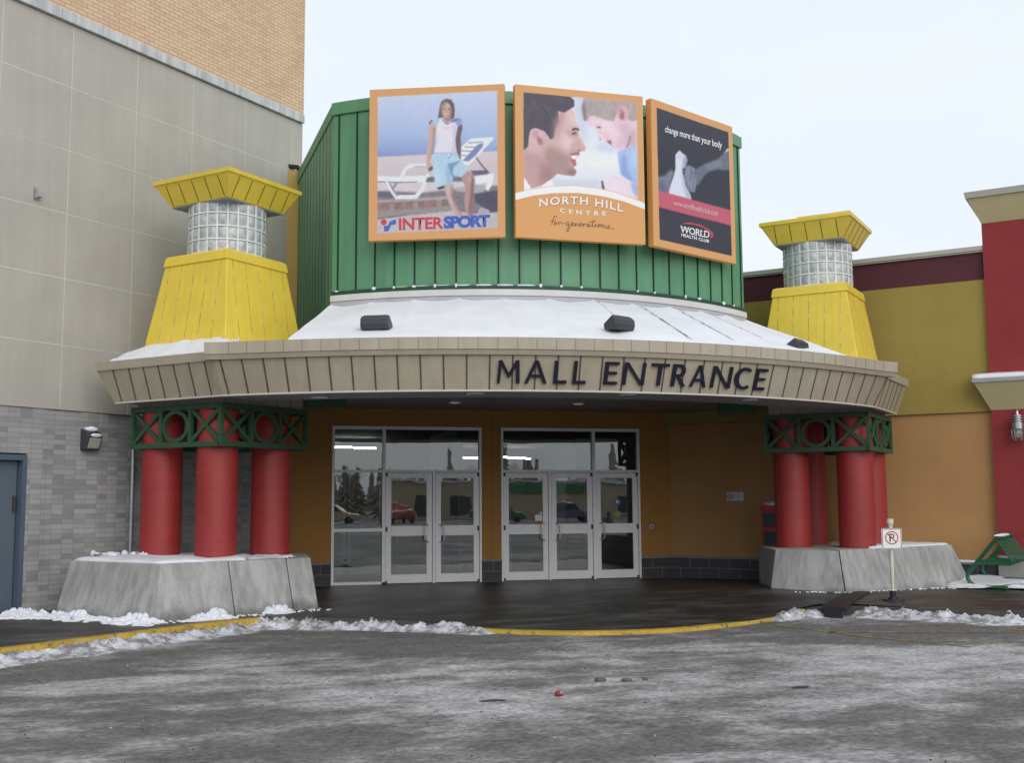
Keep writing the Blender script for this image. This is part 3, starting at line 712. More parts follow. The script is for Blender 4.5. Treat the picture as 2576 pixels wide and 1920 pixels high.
g.box(-4.2, -.65, 2.6, 2.66, 2.1, 2.22); g.box(-4.2, -.65, 2.6, 2.66, .9, 1.06); g.box(-4.2, -.65, 2.6, 2.66, .02, .22)
g.build('inner_doors', mat('inner_frame', (.8, .82, .84), .4), EB)
MB().box(2.35, 3.3, 2.0, 2.05, .5, 2.9).build('display_panel', mat('display_white', (.75, .85, .80), .5, .2, 2.), EB)
MB().box(2.1, 2.5, 1.9, 1.96, .6, 1.9).build('display_panel', mat('display_red', (.5, .12, .1), .5, .2, 2.), EB)

# ---------------------------------------------------------------- glazed door sets
def leaf(par, x0, x1, hand):
    d = MB().box(x0, x0+.105, -.005, .045, .012, 2.09).box(x1-.105, x1, -.005, .045, .012, 2.09).box(x0+.105, x1-.105, -.005, .045, 1.99, 2.09) \
        .box(x0+.105, x1-.105, -.005, .045, .895, 1.085).box(x0+.105, x1-.105, -.005, .045, .012, .175).build('door', WHI, par, bevel=.004)
    MB().box(x0+.1, x1-.1, .017, .023, 1.08, 1.995).build('pane', GLS, d); MB().box(x0+.1, x1-.1, .017, .023, .17, .9).build('pane', GLS, d)
    hx = x1-.075 if hand > 0 else x0+.075; k = -hand
    MB().tube([(hx, -.005, 1.10), (hx+.02*k, -.06, 1.10), (hx+.07*k, -.075, 1.085), (hx+.075*k, -.075, 1.05), (hx+.075*k, -.075, .83), (hx+.07*k, -.075, .795), (hx+.02*k, -.06, .78), (hx, -.005, .78)], .012, 8).build('handle', STE, d, smooth=True)
    hy = x0+.012 if hand > 0 else x1-.012
    for z0, z1 in ((.98, 1.07), (2.02, 2.09), (.015, .06)): MB().box(hy-.02, hy+.02, -.03, -.0055, z0, z1).build('hinge', DGR, d)
    return d
A = thing('entrance_door_set', 'white framed glass doors, two leaves with a sidelight on their left', 'doors', (0, 0, 0), 0, 'white framed glass door sets')
fr = MB().box(-3.1, -3.05, -.03, .10, 0, 2.975).box(-.265, -.22, -.03, .10, 0, 2.975).box(-3.05, -.265, -.03, .10, 2.915, 2.975).box(-3.05, -.265, -.03, .10, 2.098, 2.145)
fr.box(-2.15, -2.088, -.03, .10, .04, 2.098).box(-2.15, -2.088, -.03, .10, 2.145, 2.915).box(-1.182, -1.128, -.028, .08, 0, 2.098).box(-3.05, -2.15, -.03, .10, .985, 1.045).box(-3.05, -2.15, -.03, .10, 0, .05)
fr.build('frame', WHI, A, bevel=.004)
for x0, x1, z0, z1 in ((-3.055, -2.145, .045, .99), (-3.055, -2.145, 1.04, 2.1), (-3.055, -2.145, 2.14, 2.92), (-2.09, -.262, 2.14, 2.92)): MB().box(x0, x1, .03, .036, z0, z1).build('pane', GLS, A)
leaf(A, -2.08, -1.19, 1); leaf(A, -1.12, -.272, -1)
B = thing('entrance_door_set', 'white framed glass doors with three leaves, nearest the blue round sticker', 'doors', (0, 0, 0), 0, 'white framed glass door sets')
fr = MB().box(.17, .215, -.03, .10, 0, 2.975).box(3.005, 3.05, -.03, .10, 0, 2.975).box(.215, 3.005, -.03, .10, 2.915, 2.975).box(.215, 3.005, -.03, .10, 2.098, 2.145)
fr.box(2.045, 2.105, -.03, .10, 0, 2.098).box(2.045, 2.105, -.03, .10, 2.145, 2.915).box(1.128, 1.182, -.028, .08, 0, 2.098).build('frame', WHI, B, bevel=.004)
for x0, x1 in ((.21, 2.05), (2.1, 3.01)): MB().box(x0, x1, .03, .036, 2.14, 2.92).build('pane', GLS, B)
leaf(B, .222, 1.12, 1); leaf(B, 1.19, 2.038, -1); leaf(B, 2.112, 2.998, -1)
def disc(x, z, r_, y=.0155, n=28): return MB().loft([[(x+r_*cos(2*pi*i/n), yy, z+r_*sin(2*pi*i/n)) for i in range(n)] for yy in (y, y+.001)])
st = disc(2.57, 1.50, .072).build('door_sticker', mat('sticker_blue', (.08, .14, .36), .4)); tag(st, 'round blue sticker on the glass of the rightmost door', 'sticker')
disc(2.57, 1.515, .03, .0135).build('emblem', mat('sticker_white', (.7, .72, .75), .4), st)
st = disc(2.57, 1.27, .066).build('door_sticker', mat('sticker_olive', (.33, .31, .06), .4)); tag(st, 'round yellow green sticker below the blue one on the door glass', 'sticker')
nb = MB().box(.86, 1.005, .0145, .0155, 1.15, 1.27).build('door_notice', MATS['sticker_white']); tag(nb, 'white and red notice taped to the corner of the door glass', 'notice')
MB().box(.86, 1.005, .0125, .0135, 1.1, 1.149).build('red_band', mat('notice_red', (.5, .06, .05), .4), nb)
ws = thing('wet_floor_sign', 'yellow folding floor sign standing inside the second door leaf', 'floor sign', (-.52+.1, .75, 0), rad(8))
for k in (-1, 1):
    MB().loft([[(-.14, .15*k, .005), (.14, .15*k, .005), (.14, .165*k, .005), (-.14, .165*k, .005)], [(-.10, .015*k, .58), (.10, .015*k, .58), (.10, .03*k, .58), (-.10, .03*k, .58)]]).build('panel', mat('sign_yellow', (.6, .42, .05), .5), ws)

# automatic door button, no smoking plate, newspaper box
pb = thing('door_push_button', 'round steel push plate on orange wall right of the doors', 'button', (3.28, 0, 1.01))
o = MB().loft([[(.055*cos(2*pi*i/24), y, .055*sin(2*pi*i/24)) for i in range(24)] for y in (0, -.02)]).build('plate', STE, pb, bevel=.004)
MB().loft([[(.025*cos(2*pi*i/20), y, .025*sin(2*pi*i/20)) for i in range(20)] for y in (-.0205, -.026)]).build('button', mat('button_blue', (.1, .15, .3), .4), pb)
Mw = RT
def rw(x, y, z): return tuple(Mw @ Vector((x, y, z)))
ps = thing('no_smoking_plate', 'small white no smoking plate on the orange wall', 'sign', rw(1.36, -.004, 1.605), rad(-45))
MB().box(-.17, .17, -.006, 0, -.085, .085).build('plate', mat('plate_white', (.62, .62, .62), .4, .05), ps)
g = MB(); g.tube([(-.095+.055*cos(2*pi*i/24), -.0075, .055*sin(2*pi*i/24)) for i in range(24)], .007, 6, closed=True); g.bar((-.134, -.008, .039), (-.056, -.008, -.039), .012, .004, (0, 1, 0)); g.build('prohibition_ring', mat('ring_brown', (.16, .05, .04), .5), ps)
g = MB(); g.box(-.125, -.065, -.008, -.0065, -.012, .004); g.box(-.068, -.062, -.0085, -.0065, .006, .03); g.build('cigarette', BLK, ps)
g = MB()
for k in range(4): g.box(-.01, .13-.03*(k % 2), -.0075, -.0062, .045-.03*k, .054-.03*k)
g.build('small_print', mat('print_grey', (.3, .3, .32), .6), ps)
nbx = thing('newspaper_box', 'red newspaper box with two dark windows, capped with snow, behind the columns', 'newspaper box', rw(2.29, -.32, 0.02), rad(-45))
MB().box(-.24, .24, -.22, .24, .0, 1.42).build('body', mat('box_red', (.42, .03, .035), .45, .08), nbx, bevel=.015)
for z0, z1 in ((1.03, 1.25), (.64, .9)):
    q = MB().box(-.20, .20, -.235, -.221, z0, z1).build('window', mat('box_window', (.015, .03, .035), .3, spec=.3), nbx)
    for a, b in ((z0-.015, z0-.001), (z1+.001, z1+.015)): MB().box(-.21, .21, -.245, -.221, a, b).build('trim', BLK, q)
o = blob(.27, .25, .06, 6).build('snow', SNOW, nbx, smooth='all'); o.location = (0, 0, 1.44)

# ---------------------------------------------------------------- lantern towers on the canopy (local frame square, turned 45 degrees)
def frust(h0, h1, z0, z1, c=True): return MB().loft([[(h*a, h*b, z) for a, b in ((-1, -1), (1, -1), (1, 1), (-1, 1))] for h, z in ((h0, z0), (h1, z1))], cap=c)
def face_seams(h0, h1, z0, z1, us, wd, pr, e0=.0, e1=1.):
    g = MB()
    for k in range(4):
        R = Matrix.Rotation(k*pi/2, 3, 'Z')
        for u_ in us:
            t1 = e1
            if abs(u_) > h1-.03: t1 = min(e1, (h0-abs(u_)-.02)/(h0-h1))
            if t1 <= e0+.05: continue
            P = [Vector((u_, -(h0+(h1-h0)*t), z0+(z1-z0)*t)) for t in (e0, t1)]
            nrm_ = Vector((0, -(z1-z0), -(h0-h1))).normalized() if False else Vector((0, -1, (h0-h1)/(z1-z0))).normalized()
            ring = [[R @ (p+Vector((i*wd/2, 0, 0))+nrm_*j) for i, j in ((-1, -.004), (1, -.004), (1, pr), (-1, pr))] for p in P]
            g.loft(ring)
    return g
GB = mat('glass_block', (.64, .68, .71), .1, .30, 9., .6, 24., spec=.8)
GB.node_tree.nodes['Principled BSDF'].inputs['Transmission Weight'].default_value = .3
MOR = mat('block_mortar', (.76, .79, .74), .7, .05, 3.)
def tower(x, y, label, zo):
    T = thing('lantern_tower', label, 'tower', (x, y, zo), rad(45), 'yellow lantern towers on the canopy')
    frust(.884, .645, 3.60, 5.16, False).build('body', YEL, T, bevel=.012)
    face_seams(.884, .645, 3.60, 5.16, [-.81, -.54, -.27, 0, .27, .54, .81], .009, .002, .06).build('seams', YELS, T)
    face_seams(.884, .645, 3.60, 5.16, [-.675, -.405, -.135, .135, .405, .675], .005, .001, .02).build('panel_creases', mat('crease_yellow', (.70, .50, .05), .5, 0), T)
    cp = MB().loft([[(h*a, h*b, z) for a, b in ((-1, -1), (1, -1), (1, 1), (-1, 1))] for h, z in ((.668, 5.14), (.645, 5.285), (.60, 5.31))]).build('collar', YEL, T, bevel=.008)
    g = MB(); gm = MB(); nb_, rws = 24, 4; z0, z1 = 5.31, 6.12; ph = (z1-z0)/rws
    for i in range(nb_):
        for j in range(rws):
            a0 = 2*pi*(i+.06)/nb_; a1 = 2*pi*(i+.94)/nb_; q0 = z0+ph*j+.012; q1 = z0+ph*(j+1)-.012
            vs = []; n_ = 4
            for ii in range(n_+1):
                for jj in range(n_+1):
                    a = a0+(a1-a0)*ii/n_; z = q0+(q1-q0)*jj/n_; e = min(ii, n_-ii, jj, n_-jj)
                    rr_ = .588+(.012 if e else -.002)+.004*random.random()*(e > 0); vs.append((rr_*cos(a), rr_*sin(a), z))
            g.add(vs, [(ii*(n_+1)+jj, (ii+1)*(n_+1)+jj, (ii+1)*(n_+1)+jj+1, ii*(n_+1)+jj+1) for ii in range(n_) for jj in range(n_)])
    g.build('glass_blocks', GB, T, smooth='all')
    for i in range(nb_):
        a = 2*pi*i/nb_; gm.bar((.587*cos(a), .587*sin(a), z0), (.587*cos(a), .587*sin(a), z1), .026, .017, (-sin(a), cos(a), 0))
    for j in range(rws+1):
        z = z0+ph*j; gm.loft([[(q*cos(2*pi*i/72), q*sin(2*pi*i/72), zz) for i in range(72)] for q, zz in ((.57, z-.011), (.602, z-.011), (.602, z+.011), (.57, z+.011))], cap=False)
    gm.build('mortar_grid', MOR, T)
    MB().cyl(0, 0, 5.3, 6.12, .2, n=20).build('core', mat('core_dark', (.12, .13, .14), .6), T)
    frust(.602, .785, 6.09, 6.415, True).build('cap', YEL, T, bevel=.006)
    MB().box(-.59, .59, -.59, .59, 6.075, 6.089).build('cap_soffit', mat('cap_soffit_grey', (.33, .34, .37), .6), T)  # plain grey plate closing the underside of the cap
    g = face_seams(.602, .785, 6.09, 6.415, [-.54, -.27, 0, .27, .54], .010, .004, .05, .92); g.build('cap_seams', mat('seam_dark', (.03, .025, .01), .8, 0), T)
    MB().loft([[(h*a, h*b, z) for a, b in ((-1, -1), (1, -1), (1, 1), (-1, 1))] for h, z in ((.785, 6.405), (.80, 6.41), (.805, 6.47), (.75, 6.49))]).build('cap_rim', YEL, T)
    return T
T1 = tower(-5.09, -3.5, 'yellow tower with glass block drum beside the grey panelled wall', 0)
T2 = tower(5.17, -3.5, 'yellow tower with glass block drum in front of the maroon banded wall', -.05)
MB().box(-.5, .5, -.72, .2, 6.49, 6.57).build('vent_cap', mat('vent_cap_tan', (.62, .45, .08), .5), T2)
# wind-blown snow dusting on the left tower's foot
g = MB()
for k, cnt in ((0, 150), (3, 140)):
    R = Matrix.Rotation(k*pi/2, 3, 'Z')
    for i in range(cnt):
        u_ = random.uniform(-.84, .84); t = abs(random.gauss(0, .028))+.085
        if k == 0 and -.8 < u_ < -.35: t += random.random()*.10*(1-abs(u_+.58)/.25)
        hh = .884-.239*t; p = Vector((u_, -hh-.003, 3.6+1.56*t)); q = blob(random.uniform(.015, .05), .004, random.uniform(.008, .022), i, 5)
        g.add([R @ (Vector(v)+p) for v in q.v], q.f)
g.build('snow', SNOW, T1, smooth='all')

# trellis bands and boxed heads of the column clusters
def trellis(x, y, label, z0, z1, H=.90):
    T = thing('trellis_band', label, 'trellis', (x, y, 0), rad(45), 'green trellis bands round the columns')
    for k in range(4):
        R = Matrix.Rotation(k*pi/2, 3, 'Z'); g = MB(); Y = -H
        def tr(g_):
            g_.v = [tuple(R @ Vector(p)) for p in g_.v]; return g_
        b_w = .05
        e = .0 if k % 2 == 0 else .03
        g.box(-H-.03+e, H+.03-e, Y-.03, Y+.03, z1-.08, z1); g.box(-H-.03+e, H+.03-e, Y-.03, Y+.03, z0, z0+.075)
        xs_ = [-H, -H/3, H/3, H]
        for i, xx in enumerate(xs_):
            if i in (0, 3) and k % 2: continue
            g.box(xx-.03, xx+.03, Y-.0295, Y+.0295, z0+.075, z1-.08)
        for a, b in ((0, 1), (2, 3)):
            p0, p1 = xs_[a]+.02, xs_[b]-.02
            g.bar((p0, Y-.003, z0+.08), (p1, Y-.003, z1-.085), .055, .04, (0, 0, 1)); g.bar((p0, Y+.004, z1-.085), (p1, Y+.004, z0+.08), .055, .04, (0, 0, 1))
        cz = (z0+z1-.005)/2; rz_ = (z1-z0-.15)/2; rx_ = H/3-.03
        n_ = 40
        ring = []
        for i in range(n_+1):
            a = 2*pi*i/n_
            ring.append([((rx_-d_)*cos(a), Y+yy, cz+(rz_-d_)*sin(a)) for d_, yy in ((0, -.02), (0, .02), (.055, .02), (.055, -.02))])
        g.loft(ring, cap=False); tr(g); g.build('side_panel', TRE, T)
    g = MB(); g.box(-H+.04, H-.04, -H+.04, H-.04, z1+.002, 3.40); g.build('boxed_head', mat('head_tan', (.36, .33, .28), .6, .08, 3.), T)
    g = face_seams(H-.04, H-.04+1e-6, z1+.01, 3.31, [-.6, -.3, 0, .3, .6], .008, .003); g.build('head_joints', TANJ, T)
    return T
trellis(-5.12, -3.5, 'green cross and ring trellis round the columns next to the stone wall', 2.35, 2.975)
trellis(5.21, -3.62, 'green cross and ring trellis round the columns by the no parking sign', 2.34, 2.985, .86)
names = {(-5.16, -4.3): 'front red column of the cluster beside the grey stone wall', (-5.965, -3.5): 'red column nearest the grey stone wall', (-4.36, -3.5): 'red column nearest the two leaf doors',
         (5.22, -4.38): 'front red column beside the no parking sign', (4.45, -3.62): 'red column with the newspaper box showing at its side', (5.95, -3.62): 'red column half hidden behind the front one by the sign', (5.21, -2.86): 'red column in the back shade of the right hand cluster'}
for (x, y), lb in names.items():
    c = thing('red_column', lb, 'column', (x, y, .66), 0, 'red columns under the canopy')
    MB().cyl(0, 0, 0, 2.29, .298, n=64).build('shaft', REDC, c, smooth=True)
    MB().cyl(0, 0, 2.291, 2.313, .26, n=48).build('head', mat('column_head_red', (.4, .035, .04), .6), c, smooth=True)

# ---------------------------------------------------------------- concrete plinths
def plinth(top, front, z1, label, group, out_=.24, prv=None, nxt=None):
    """top: outline with the front edges listed first (front = number of front points); those lean outwards to the ground"""
    n = len(top); cx = sum(p[0] for p in top)/n; cy = sum(p[1] for p in top)/n; bot = []
    a = np.array(top, float)
    for i in range(n):
        if i < front:
            e = []
            if i > 0: t = a[i]-a[i-1]; e.append(np.array([t[1], -t[0]])/np.linalg.norm(t))
            if i < front-1: t = a[i+1]-a[i]; e.append(np.array([t[1], -t[0]])/np.linalg.norm(t))
            if i == 0 and prv: t = a[0]-np.array(prv); e.append(np.array([t[1], -t[0]])/np.linalg.norm(t))
            if i == front-1 and nxt: t = np.array(nxt)-a[i]; e.append(np.array([t[1], -t[0]])/np.linalg.norm(t))
            v = sum(e); v /= np.linalg.norm(v); k = 1/max(.5, float(v @ e[0])); bot.append(tuple(a[i]+v*out_*k))
        else: bot.append(top[i])
    g = MB(); rings = []
    for t in np.linspace(0, 1, 2): rings.append([(b[0]+(q[0]-b[0])*t, b[1]+(q[1]-b[1])*t, -.05+(z1+.05)*t) for b, q in zip(bot, top)])
    g.loft(rings); o = g.build('concrete_block', CONC, bevel=.018); return tag(o, label, 'concrete block', group)
Z1 = .745
pA, pB, pE = (-7.15, -4.05), (-5.85, -5.4), (-3.8, -4.2)
lerp = lambda a, b, t: (a[0]+(b[0]-a[0])*t, a[1]+(b[1]-a[1])*t)
pC, pD = lerp(pB, pE, .42), lerp(pB, pE, .82)
back = lambda t: lerp((-6.2, -2.3), (-3.75, -2.6), t)
e_ = .0018
plinth([pA, pB, lerp(pB, pE, .42-e_), back(.55), (-6.3, -2.3)], 3, Z1, 'big corner concrete block under the columns by the blue door', 'concrete blocks under the columns')
plinth([lerp(pB, pE, .42+e_), lerp(pB, pE, .82-e_), back(.85), back(.56)], 2, Z1-.01, 'middle concrete block below the front left column, snow in its joint', 'concrete blocks under the columns')
plinth([lerp(pB, pE, .82+e_), pE, back(1), back(.86)], 2, Z1-.014, 'short streaked concrete end block next to the two leaf doors', 'concrete blocks under the columns')
Z2 = .725
plinth([(3.72, -4.34), (3.86, -4.55), (4.40, -5.14), (4.9, -3.0), (4.3, -2.6), (4.06, -3.25)], 3, Z2, 'weathered concrete block under the columns near the newspaper box', 'concrete blocks under the columns', nxt=(7.32, -3.98))
plinth([(4.415, -5.142), (7.32, -3.98), (7.0, -3.2), (6.2, -2.4), (4.93, -3.0)], 3, Z2+.01, 'long snow topped concrete block behind the no parking sign', 'concrete blocks under the columns', prv=(3.86, -4.55))
snow_sheet([(-7.10, -4.06), (-5.86, -5.36), (-5.2, -5.0), (-4.75, -4.70), (-4.7, -3.9), (-5.0, -3.1), (-6.3, -2.4)], Z1, .055, 11, 'snow lying on the left concrete block around the columns')
snow_patch([(-4.7, -4.55), (-4.0, -4.2), (-3.95, -3.2), (-4.9, -3.1)], Z1-.016, .05, 12, .03, .08, .2, 2.5, 'thin patches of snow beside the third column')
snow_sheet([(5.15, -4.82), (7.28, -3.965), (6.98, -3.25), (6.2, -2.5), (5.5, -2.9), (5.45, -4.1)], Z2+.01, .045, 13, 'smooth snow on the right hand concrete block')
g = MB(); rs_ = random.Random(3)
for i in range(26):
    t_ = rs_.random(); x, y = -7.0+t_*1.3, -3.3-t_*.2+rs_.uniform(-.3, .3); q = blob(*[rs_.uniform(.03, .075)]*2, rs_.uniform(.02, .05), i, 7); g.add([(p[0]+x, p[1]+y, p[2]+Z1+.05) for p in q.v], q.f)
o = g.build('snow', SNOW, smooth='all'); o['kind'] = 'stuff'; o['label'] = 'lumps of snow at the back of the left concrete block'
# snow along the foot of the left plinth
def foot_snow(pts, wid, h, seed, label, dens=70):
    rs_ = random.Random(seed); a = resample(pts, 14); n = offs(a); g = MB(); L_ = sum(math.dist(a[i], a[i+1]) for i in range(len(a)-1))
    for k in range(int(dens*L_)):
        s_ = rs_.random(); i = int(s_*(len(a)-1)); e = min(1, 5*s_+.25, 5*(1-s_)+.25); pk = e*max(.15, .55+.95*nz(a[i][0], a[i][1], s=1.7, seed=seed))
        q_ = rs_.random()**1.4; p = a[i]+n[i]*(wid*(q_-.2))+np.array((rs_.gauss(0, .03), rs_.gauss(0, .03)))
        top = h*pk*(1-q_)**.8; r_ = rs_.uniform(.03, .085)*(.5+.6*pk)
        b_ = blob(r_*rs_.uniform(1, 1.7), r_*rs_.uniform(1, 1.6), max(.015, top*rs_.uniform(.6, 1.0)), rs_.randint(0, 99), 9)
        g.add([(v[0]+p[0], v[1]+p[1], max(-.01, v[2])) for v in b_.v], b_.f)
    o = g.build('snow', SNOW, smooth='all'); o['kind'] = 'stuff'; o['label'] = label
foot_snow([(-8.0, -4.15), (-7.6, -4.3), (-7.2, -4.45), (-6.6, -5.05), (-5.75, -5.85)], .42, .26, 21, 'bank of clean snow along the foot of the left concrete block', 110)
foot_snow([(-5.55, -5.6), (-5.2, -5.38), (-4.95, -5.22)], .2, .24, 27, 'small snow pile at the block joint', 110)
foot_snow([(-4.45, -4.92), (-4.25, -4.8), (-4.15, -4.75)], .16, .22, 25, 'small snow pile at the second block joint', 110)
snow_sheet([(6.72, -4.72), (7.15, -4.50), (7.6, -4.9), (9.3, -6.5), (10.2, -6.9), (8.05, -4.5), (7.2, -3.65)], .0, .07, 14, 'smooth snow bank under the bike rack', zf=lambda x, y: max(0, .17-.16*abs((x+y-3.71)*S2)), jit=.04)
snow_sheet([(6.1, -2.5), (8.07, -4.47), (8.02, -4.34), (6.1, -2.42)], .425, .045, 15, 'snow on the foundation ledge of the orange wall')

# ---------------------------------------------------------------- floodlights on the canopy edge
FLP = [(-.32, .0), (-.3, .16), (-.2, .2), (.0, .17), (.0, .0)]
def flood(x, y, z, rz, tilt, label):
    F = thing('floodlight', label, 'floodlight', (x, y, z), rz, 'black floodlights aimed at the billboards')
    prof = [(-.10, -.085), (-.13, -.02), (-.12, .06), (-.06, .11), (.11, .0), (.09, -.085)]
    Rt = Matrix.Rotation(tilt, 3, 'X')
    g = MB(); g.loft([[tuple(Rt @ Vector((xx, p[0], p[1]))+Vector((0, 0, .13))) for p in prof] for xx in (-.20, .20)]); g.build('housing', DGR, F, bevel=.012)
    g = MB(); g.loft([[tuple(Rt @ Vector((xx, p[0], p[1]))+Vector((0, 0, .13))) for p in ((-.055, .117), (.112, .008), (.10, .0), (-.06, .108))] for xx in (-.17, .17)]); g.build('lens', mat('flood_glass', (.1, .11, .13), .1, spec=.7), F)
    MB().bar((0, 0, -.12), (0, 0, .06), .05, .03, (1, 0, 0)).build('bracket', DGR, F)
    return F
flood(-3.08, -5.98, 3.85, rad(-24), 0, 'black floodlight on the snowy roof below the beach poster')
flood(.24, -6.55, 3.87, rad(26), 0, 'black floodlight above the word ENTRANCE')
flood(3.30, -5.98, 3.72, rad(38), 0, 'black floodlight in front of the right hand yellow tower')

# ---------------------------------------------------------------- billboards on the drum
class Poster:
    """a printed sheet: shapes traced in the sheet's own flat coordinates, then printed into the mesh's colours"""
    def __init__(s, quad, W_=250, H_=285, ss=2):
        s.W, s.H, s.ss = W_, H_, ss
        src = [(0, 1), (1, 1), (1, 0), (0, 0)]; A_ = []; b_ = []
        for (u_, v_), (x, y) in zip(src, quad):
            A_ += [[u_, v_, 1, 0, 0, 0, -u_*x, -v_*x], [0, 0, 0, u_, v_, 1, -u_*y, -v_*y]]; b_ += [x, y]
        h = np.linalg.solve(np.array(A_, float), np.array(b_, float)); s.Hm = np.append(h, 1).reshape(3, 3); s.Hi = np.linalg.inv(s.Hm)
        uu, vv = np.meshgrid(np.linspace(0, 1, W_*ss), np.linspace(0, 1, H_*ss)); q = s.Hm @ np.stack([uu.ravel(), vv.ravel(), np.ones(uu.size)])
        s.X = (q[0]/q[2]).reshape(uu.shape); s.Y = (q[1]/q[2]).reshape(uu.shape); s.img = np.zeros(uu.shape+(3,))
        s.rng = np.random.default_rng(3)
    def uv(s, x, y):
        q = s.Hi @ np.array([x, y, 1.]); return q[0]/q[2], q[1]/q[2]
    def mask(s, poly):
        m = np.zeros(s.X.shape, bool); n = len(poly)
        for i in range(n):
            (x1, y1), (x2, y2) = poly[i], poly[i-1]
            if y1 == y2: continue
            m ^= ((y1 > s.Y) != (y2 > s.Y)) & (s.X < (x2-x1)*(s.Y-y1)/(y2-y1)+x1)
        return m.astype(float)
    def blur(s, m, k):
        k = int(k)
        if k < 1: return m
        for _ in range(2):
            for ax in (0, 1):
                c = np.cumsum(np.pad(m, [(k+1, k) if a == ax else (0, 0) for a in (0, 1)], mode='edge'), axis=ax)
                m = (np.take(c, range(2*k+1, c.shape[ax]), ax)-np.take(c, range(0, c.shape[ax]-2*k-1), ax))/(2*k+1)
        return m
    def put(s, m, col, al=1.):
        c = np.array(col, float)/255.; m = (m*al)[..., None]; s.img = s.img*(1-m)+c*m
    def poly(s, p, col, soft=0, al=1., within=None):
        m = s.blur(s.mask(p), soft)
        if within is not None: m = m*within
        s.put(m, col, al); return m
    def ell(s, x, y, a, b, col, soft=0, al=1., rot=0., within=None):
        dx, dy = s.X-x, s.Y-y; c_, s_ = cos(rot), sin(rot); q = ((dx*c_+dy*s_)/a)**2+((-dx*s_+dy*c_)/b)**2
        m = s.blur((q < 1).astype(float), soft)
        if within is not None: m = m*within
        s.put(m, col, al); return m
    def stroke(s, pts, wd, col, soft=0, al=1., within=None):
        m = np.zeros(s.X.shape)
        for (x1, y1), (x2, y2) in zip(pts[:-1], pts[1:]):
            dx, dy = x2-x1, y2-y1; t = np.clip(((s.X-x1)*dx+(s.Y-y1)*dy)/(dx*dx+dy*dy+1e-9), 0, 1)
            m = np.maximum(m, (np.hypot(s.X-x1-t*dx, s.Y-y1-t*dy) < wd/2))
        m = s.blur(m.astype(float), soft)
        if within is not None: m = m*within
        s.put(m, col, al)
    def grad(s, m, pts):
        """vertical gradient: pts = [(y, colour)...]"""
        ys = [p[0] for p in pts]; c = np.stack([np.interp(s.Y, ys, [p[1][k]/255. for p in pts]) for k in range(3)], -1); s.img = s.img*(1-m[..., None])+c*m[..., None]
    def tex(s, m, amt, sx=1, sy=1):
        n = s.rng.normal(size=s.X.shape); n = s.blur(n, 1) if sx == sy else n
        if sx != sy:
            for ax, k in ((1, sx), (0, sy)):
                if k > 1:
                    c = np.cumsum(np.pad(n, [(k, 0) if a == ax else (0, 0) for a in (0, 1)], mode='wrap'), axis=ax); n = (np.take(c, range(k, c.shape[ax]), ax)-np.take(c, range(0, c.shape[ax]-k), ax))/sqrt(k)
        s.img = np.clip(s.img+(n*amt*m)[..., None]/255., 0, 1)
    def photo(s, m, seed=1):
        n = np.zeros(s.X.shape)
        for k, a in ((60, .010), (24, .006), (3, .012)):
            q = s.blur(s.rng.normal(size=s.X.shape), k); n += a*q/(q.std()+1e-9)
        s.img = np.clip(s.img*(1+.55*n*m)[..., None], 0, 1)
        b = np.stack([s.blur(s.img[..., c], 1) for c in range(3)], -1); s.img = s.img*(1-m[..., None])+b*m[..., None]
    def mesh(s, name, m, parent, fn, gain):
        im = s.img.reshape(s.H, s.ss, s.W, s.ss, 3).mean((1, 3)); im = im*.965+np.array((206, 200, 214))/255*.035; gy = im.mean(-1, keepdims=True); im = gy+(im-gy)*.9; lin = np.where(im <= .04045, im/12.92, ((im+.055)/1.055)**2.4)*gain
        lin = np.clip(lin, 0, .85)
        g = MB(); g.v = [tuple(fn(i/(s.W-1), j/(s.H-1), 0)) for j in range(s.H) for i in range(s.W)]
        g.f = [(j*s.W+i, j*s.W+i+1, (j+1)*s.W+i+1, (j+1)*s.W+i) for j in range(s.H-1) for i in range(s.W-1)]
        me = bpy.data.meshes.new(name); me.from_pydata(g.v, [], g.f); me.materials.append(m)
        at = me.color_attributes.new('print', 'FLOAT_COLOR', 'POINT'); c = np.ones((s.H*s.W, 4), np.float32); c[:, :3] = lin.reshape(-1, 3); at.data.foreach_set('color', c.ravel())
        o = bpy.data.objects.new(name, me); COL.objects.link(o); o.parent = parent; return o
    def letters(s, txt, x0, x1, base, h, m, parent, fn, lift=.004, bold=0., sp=1., name='lettering', shear=0.):
        """text laid along a base line: base is a list of (x, y) in sheet coordinates, h the capital height"""
        cu = bpy.data.curves.new('t', 'FONT'); cu.body = txt; cu.size = 1; cu.offset = bold; cu.space_character = sp; cu.resolution_u = 3
        ob = bpy.data.objects.new('t', cu); COL.objects.link(ob); dg = bpy.context.evaluated_depsgraph_get(); dg.update()
        me = bpy.data.meshes.new_from_object(ob.evaluated_get(dg)); bpy.data.objects.remove(ob)
        vx = [v.co.x for v in me.vertices]; a0, a1 = min(vx), max(vx)
        bx = [p[0] for p in base]; by = [p[1] for p in base]
        for v in me.vertices:
            x = x0+(x1-x0)*(v.co.x-a0)/(a1-a0); y = float(np.interp(x, bx, by))-v.co.y/.729*h
            uu, vv = s.uv(x+shear*v.co.y, y); v.co = Vector(fn(uu, vv, lift))
        me.materials.append(m); o = bpy.data.objects.new(name, me); COL.objects.link(o); o.parent = parent; return o
    def flat(s, polys, m, parent, fn, name, lift=.004):
        g = MB()
        for p in polys:
            k = len(p); q = [s.uv(*c) for c in p]
            g.add([fn(a, b, lift) for a, b in q], [tuple(range(k))])
        return g.build(name, m, parent)

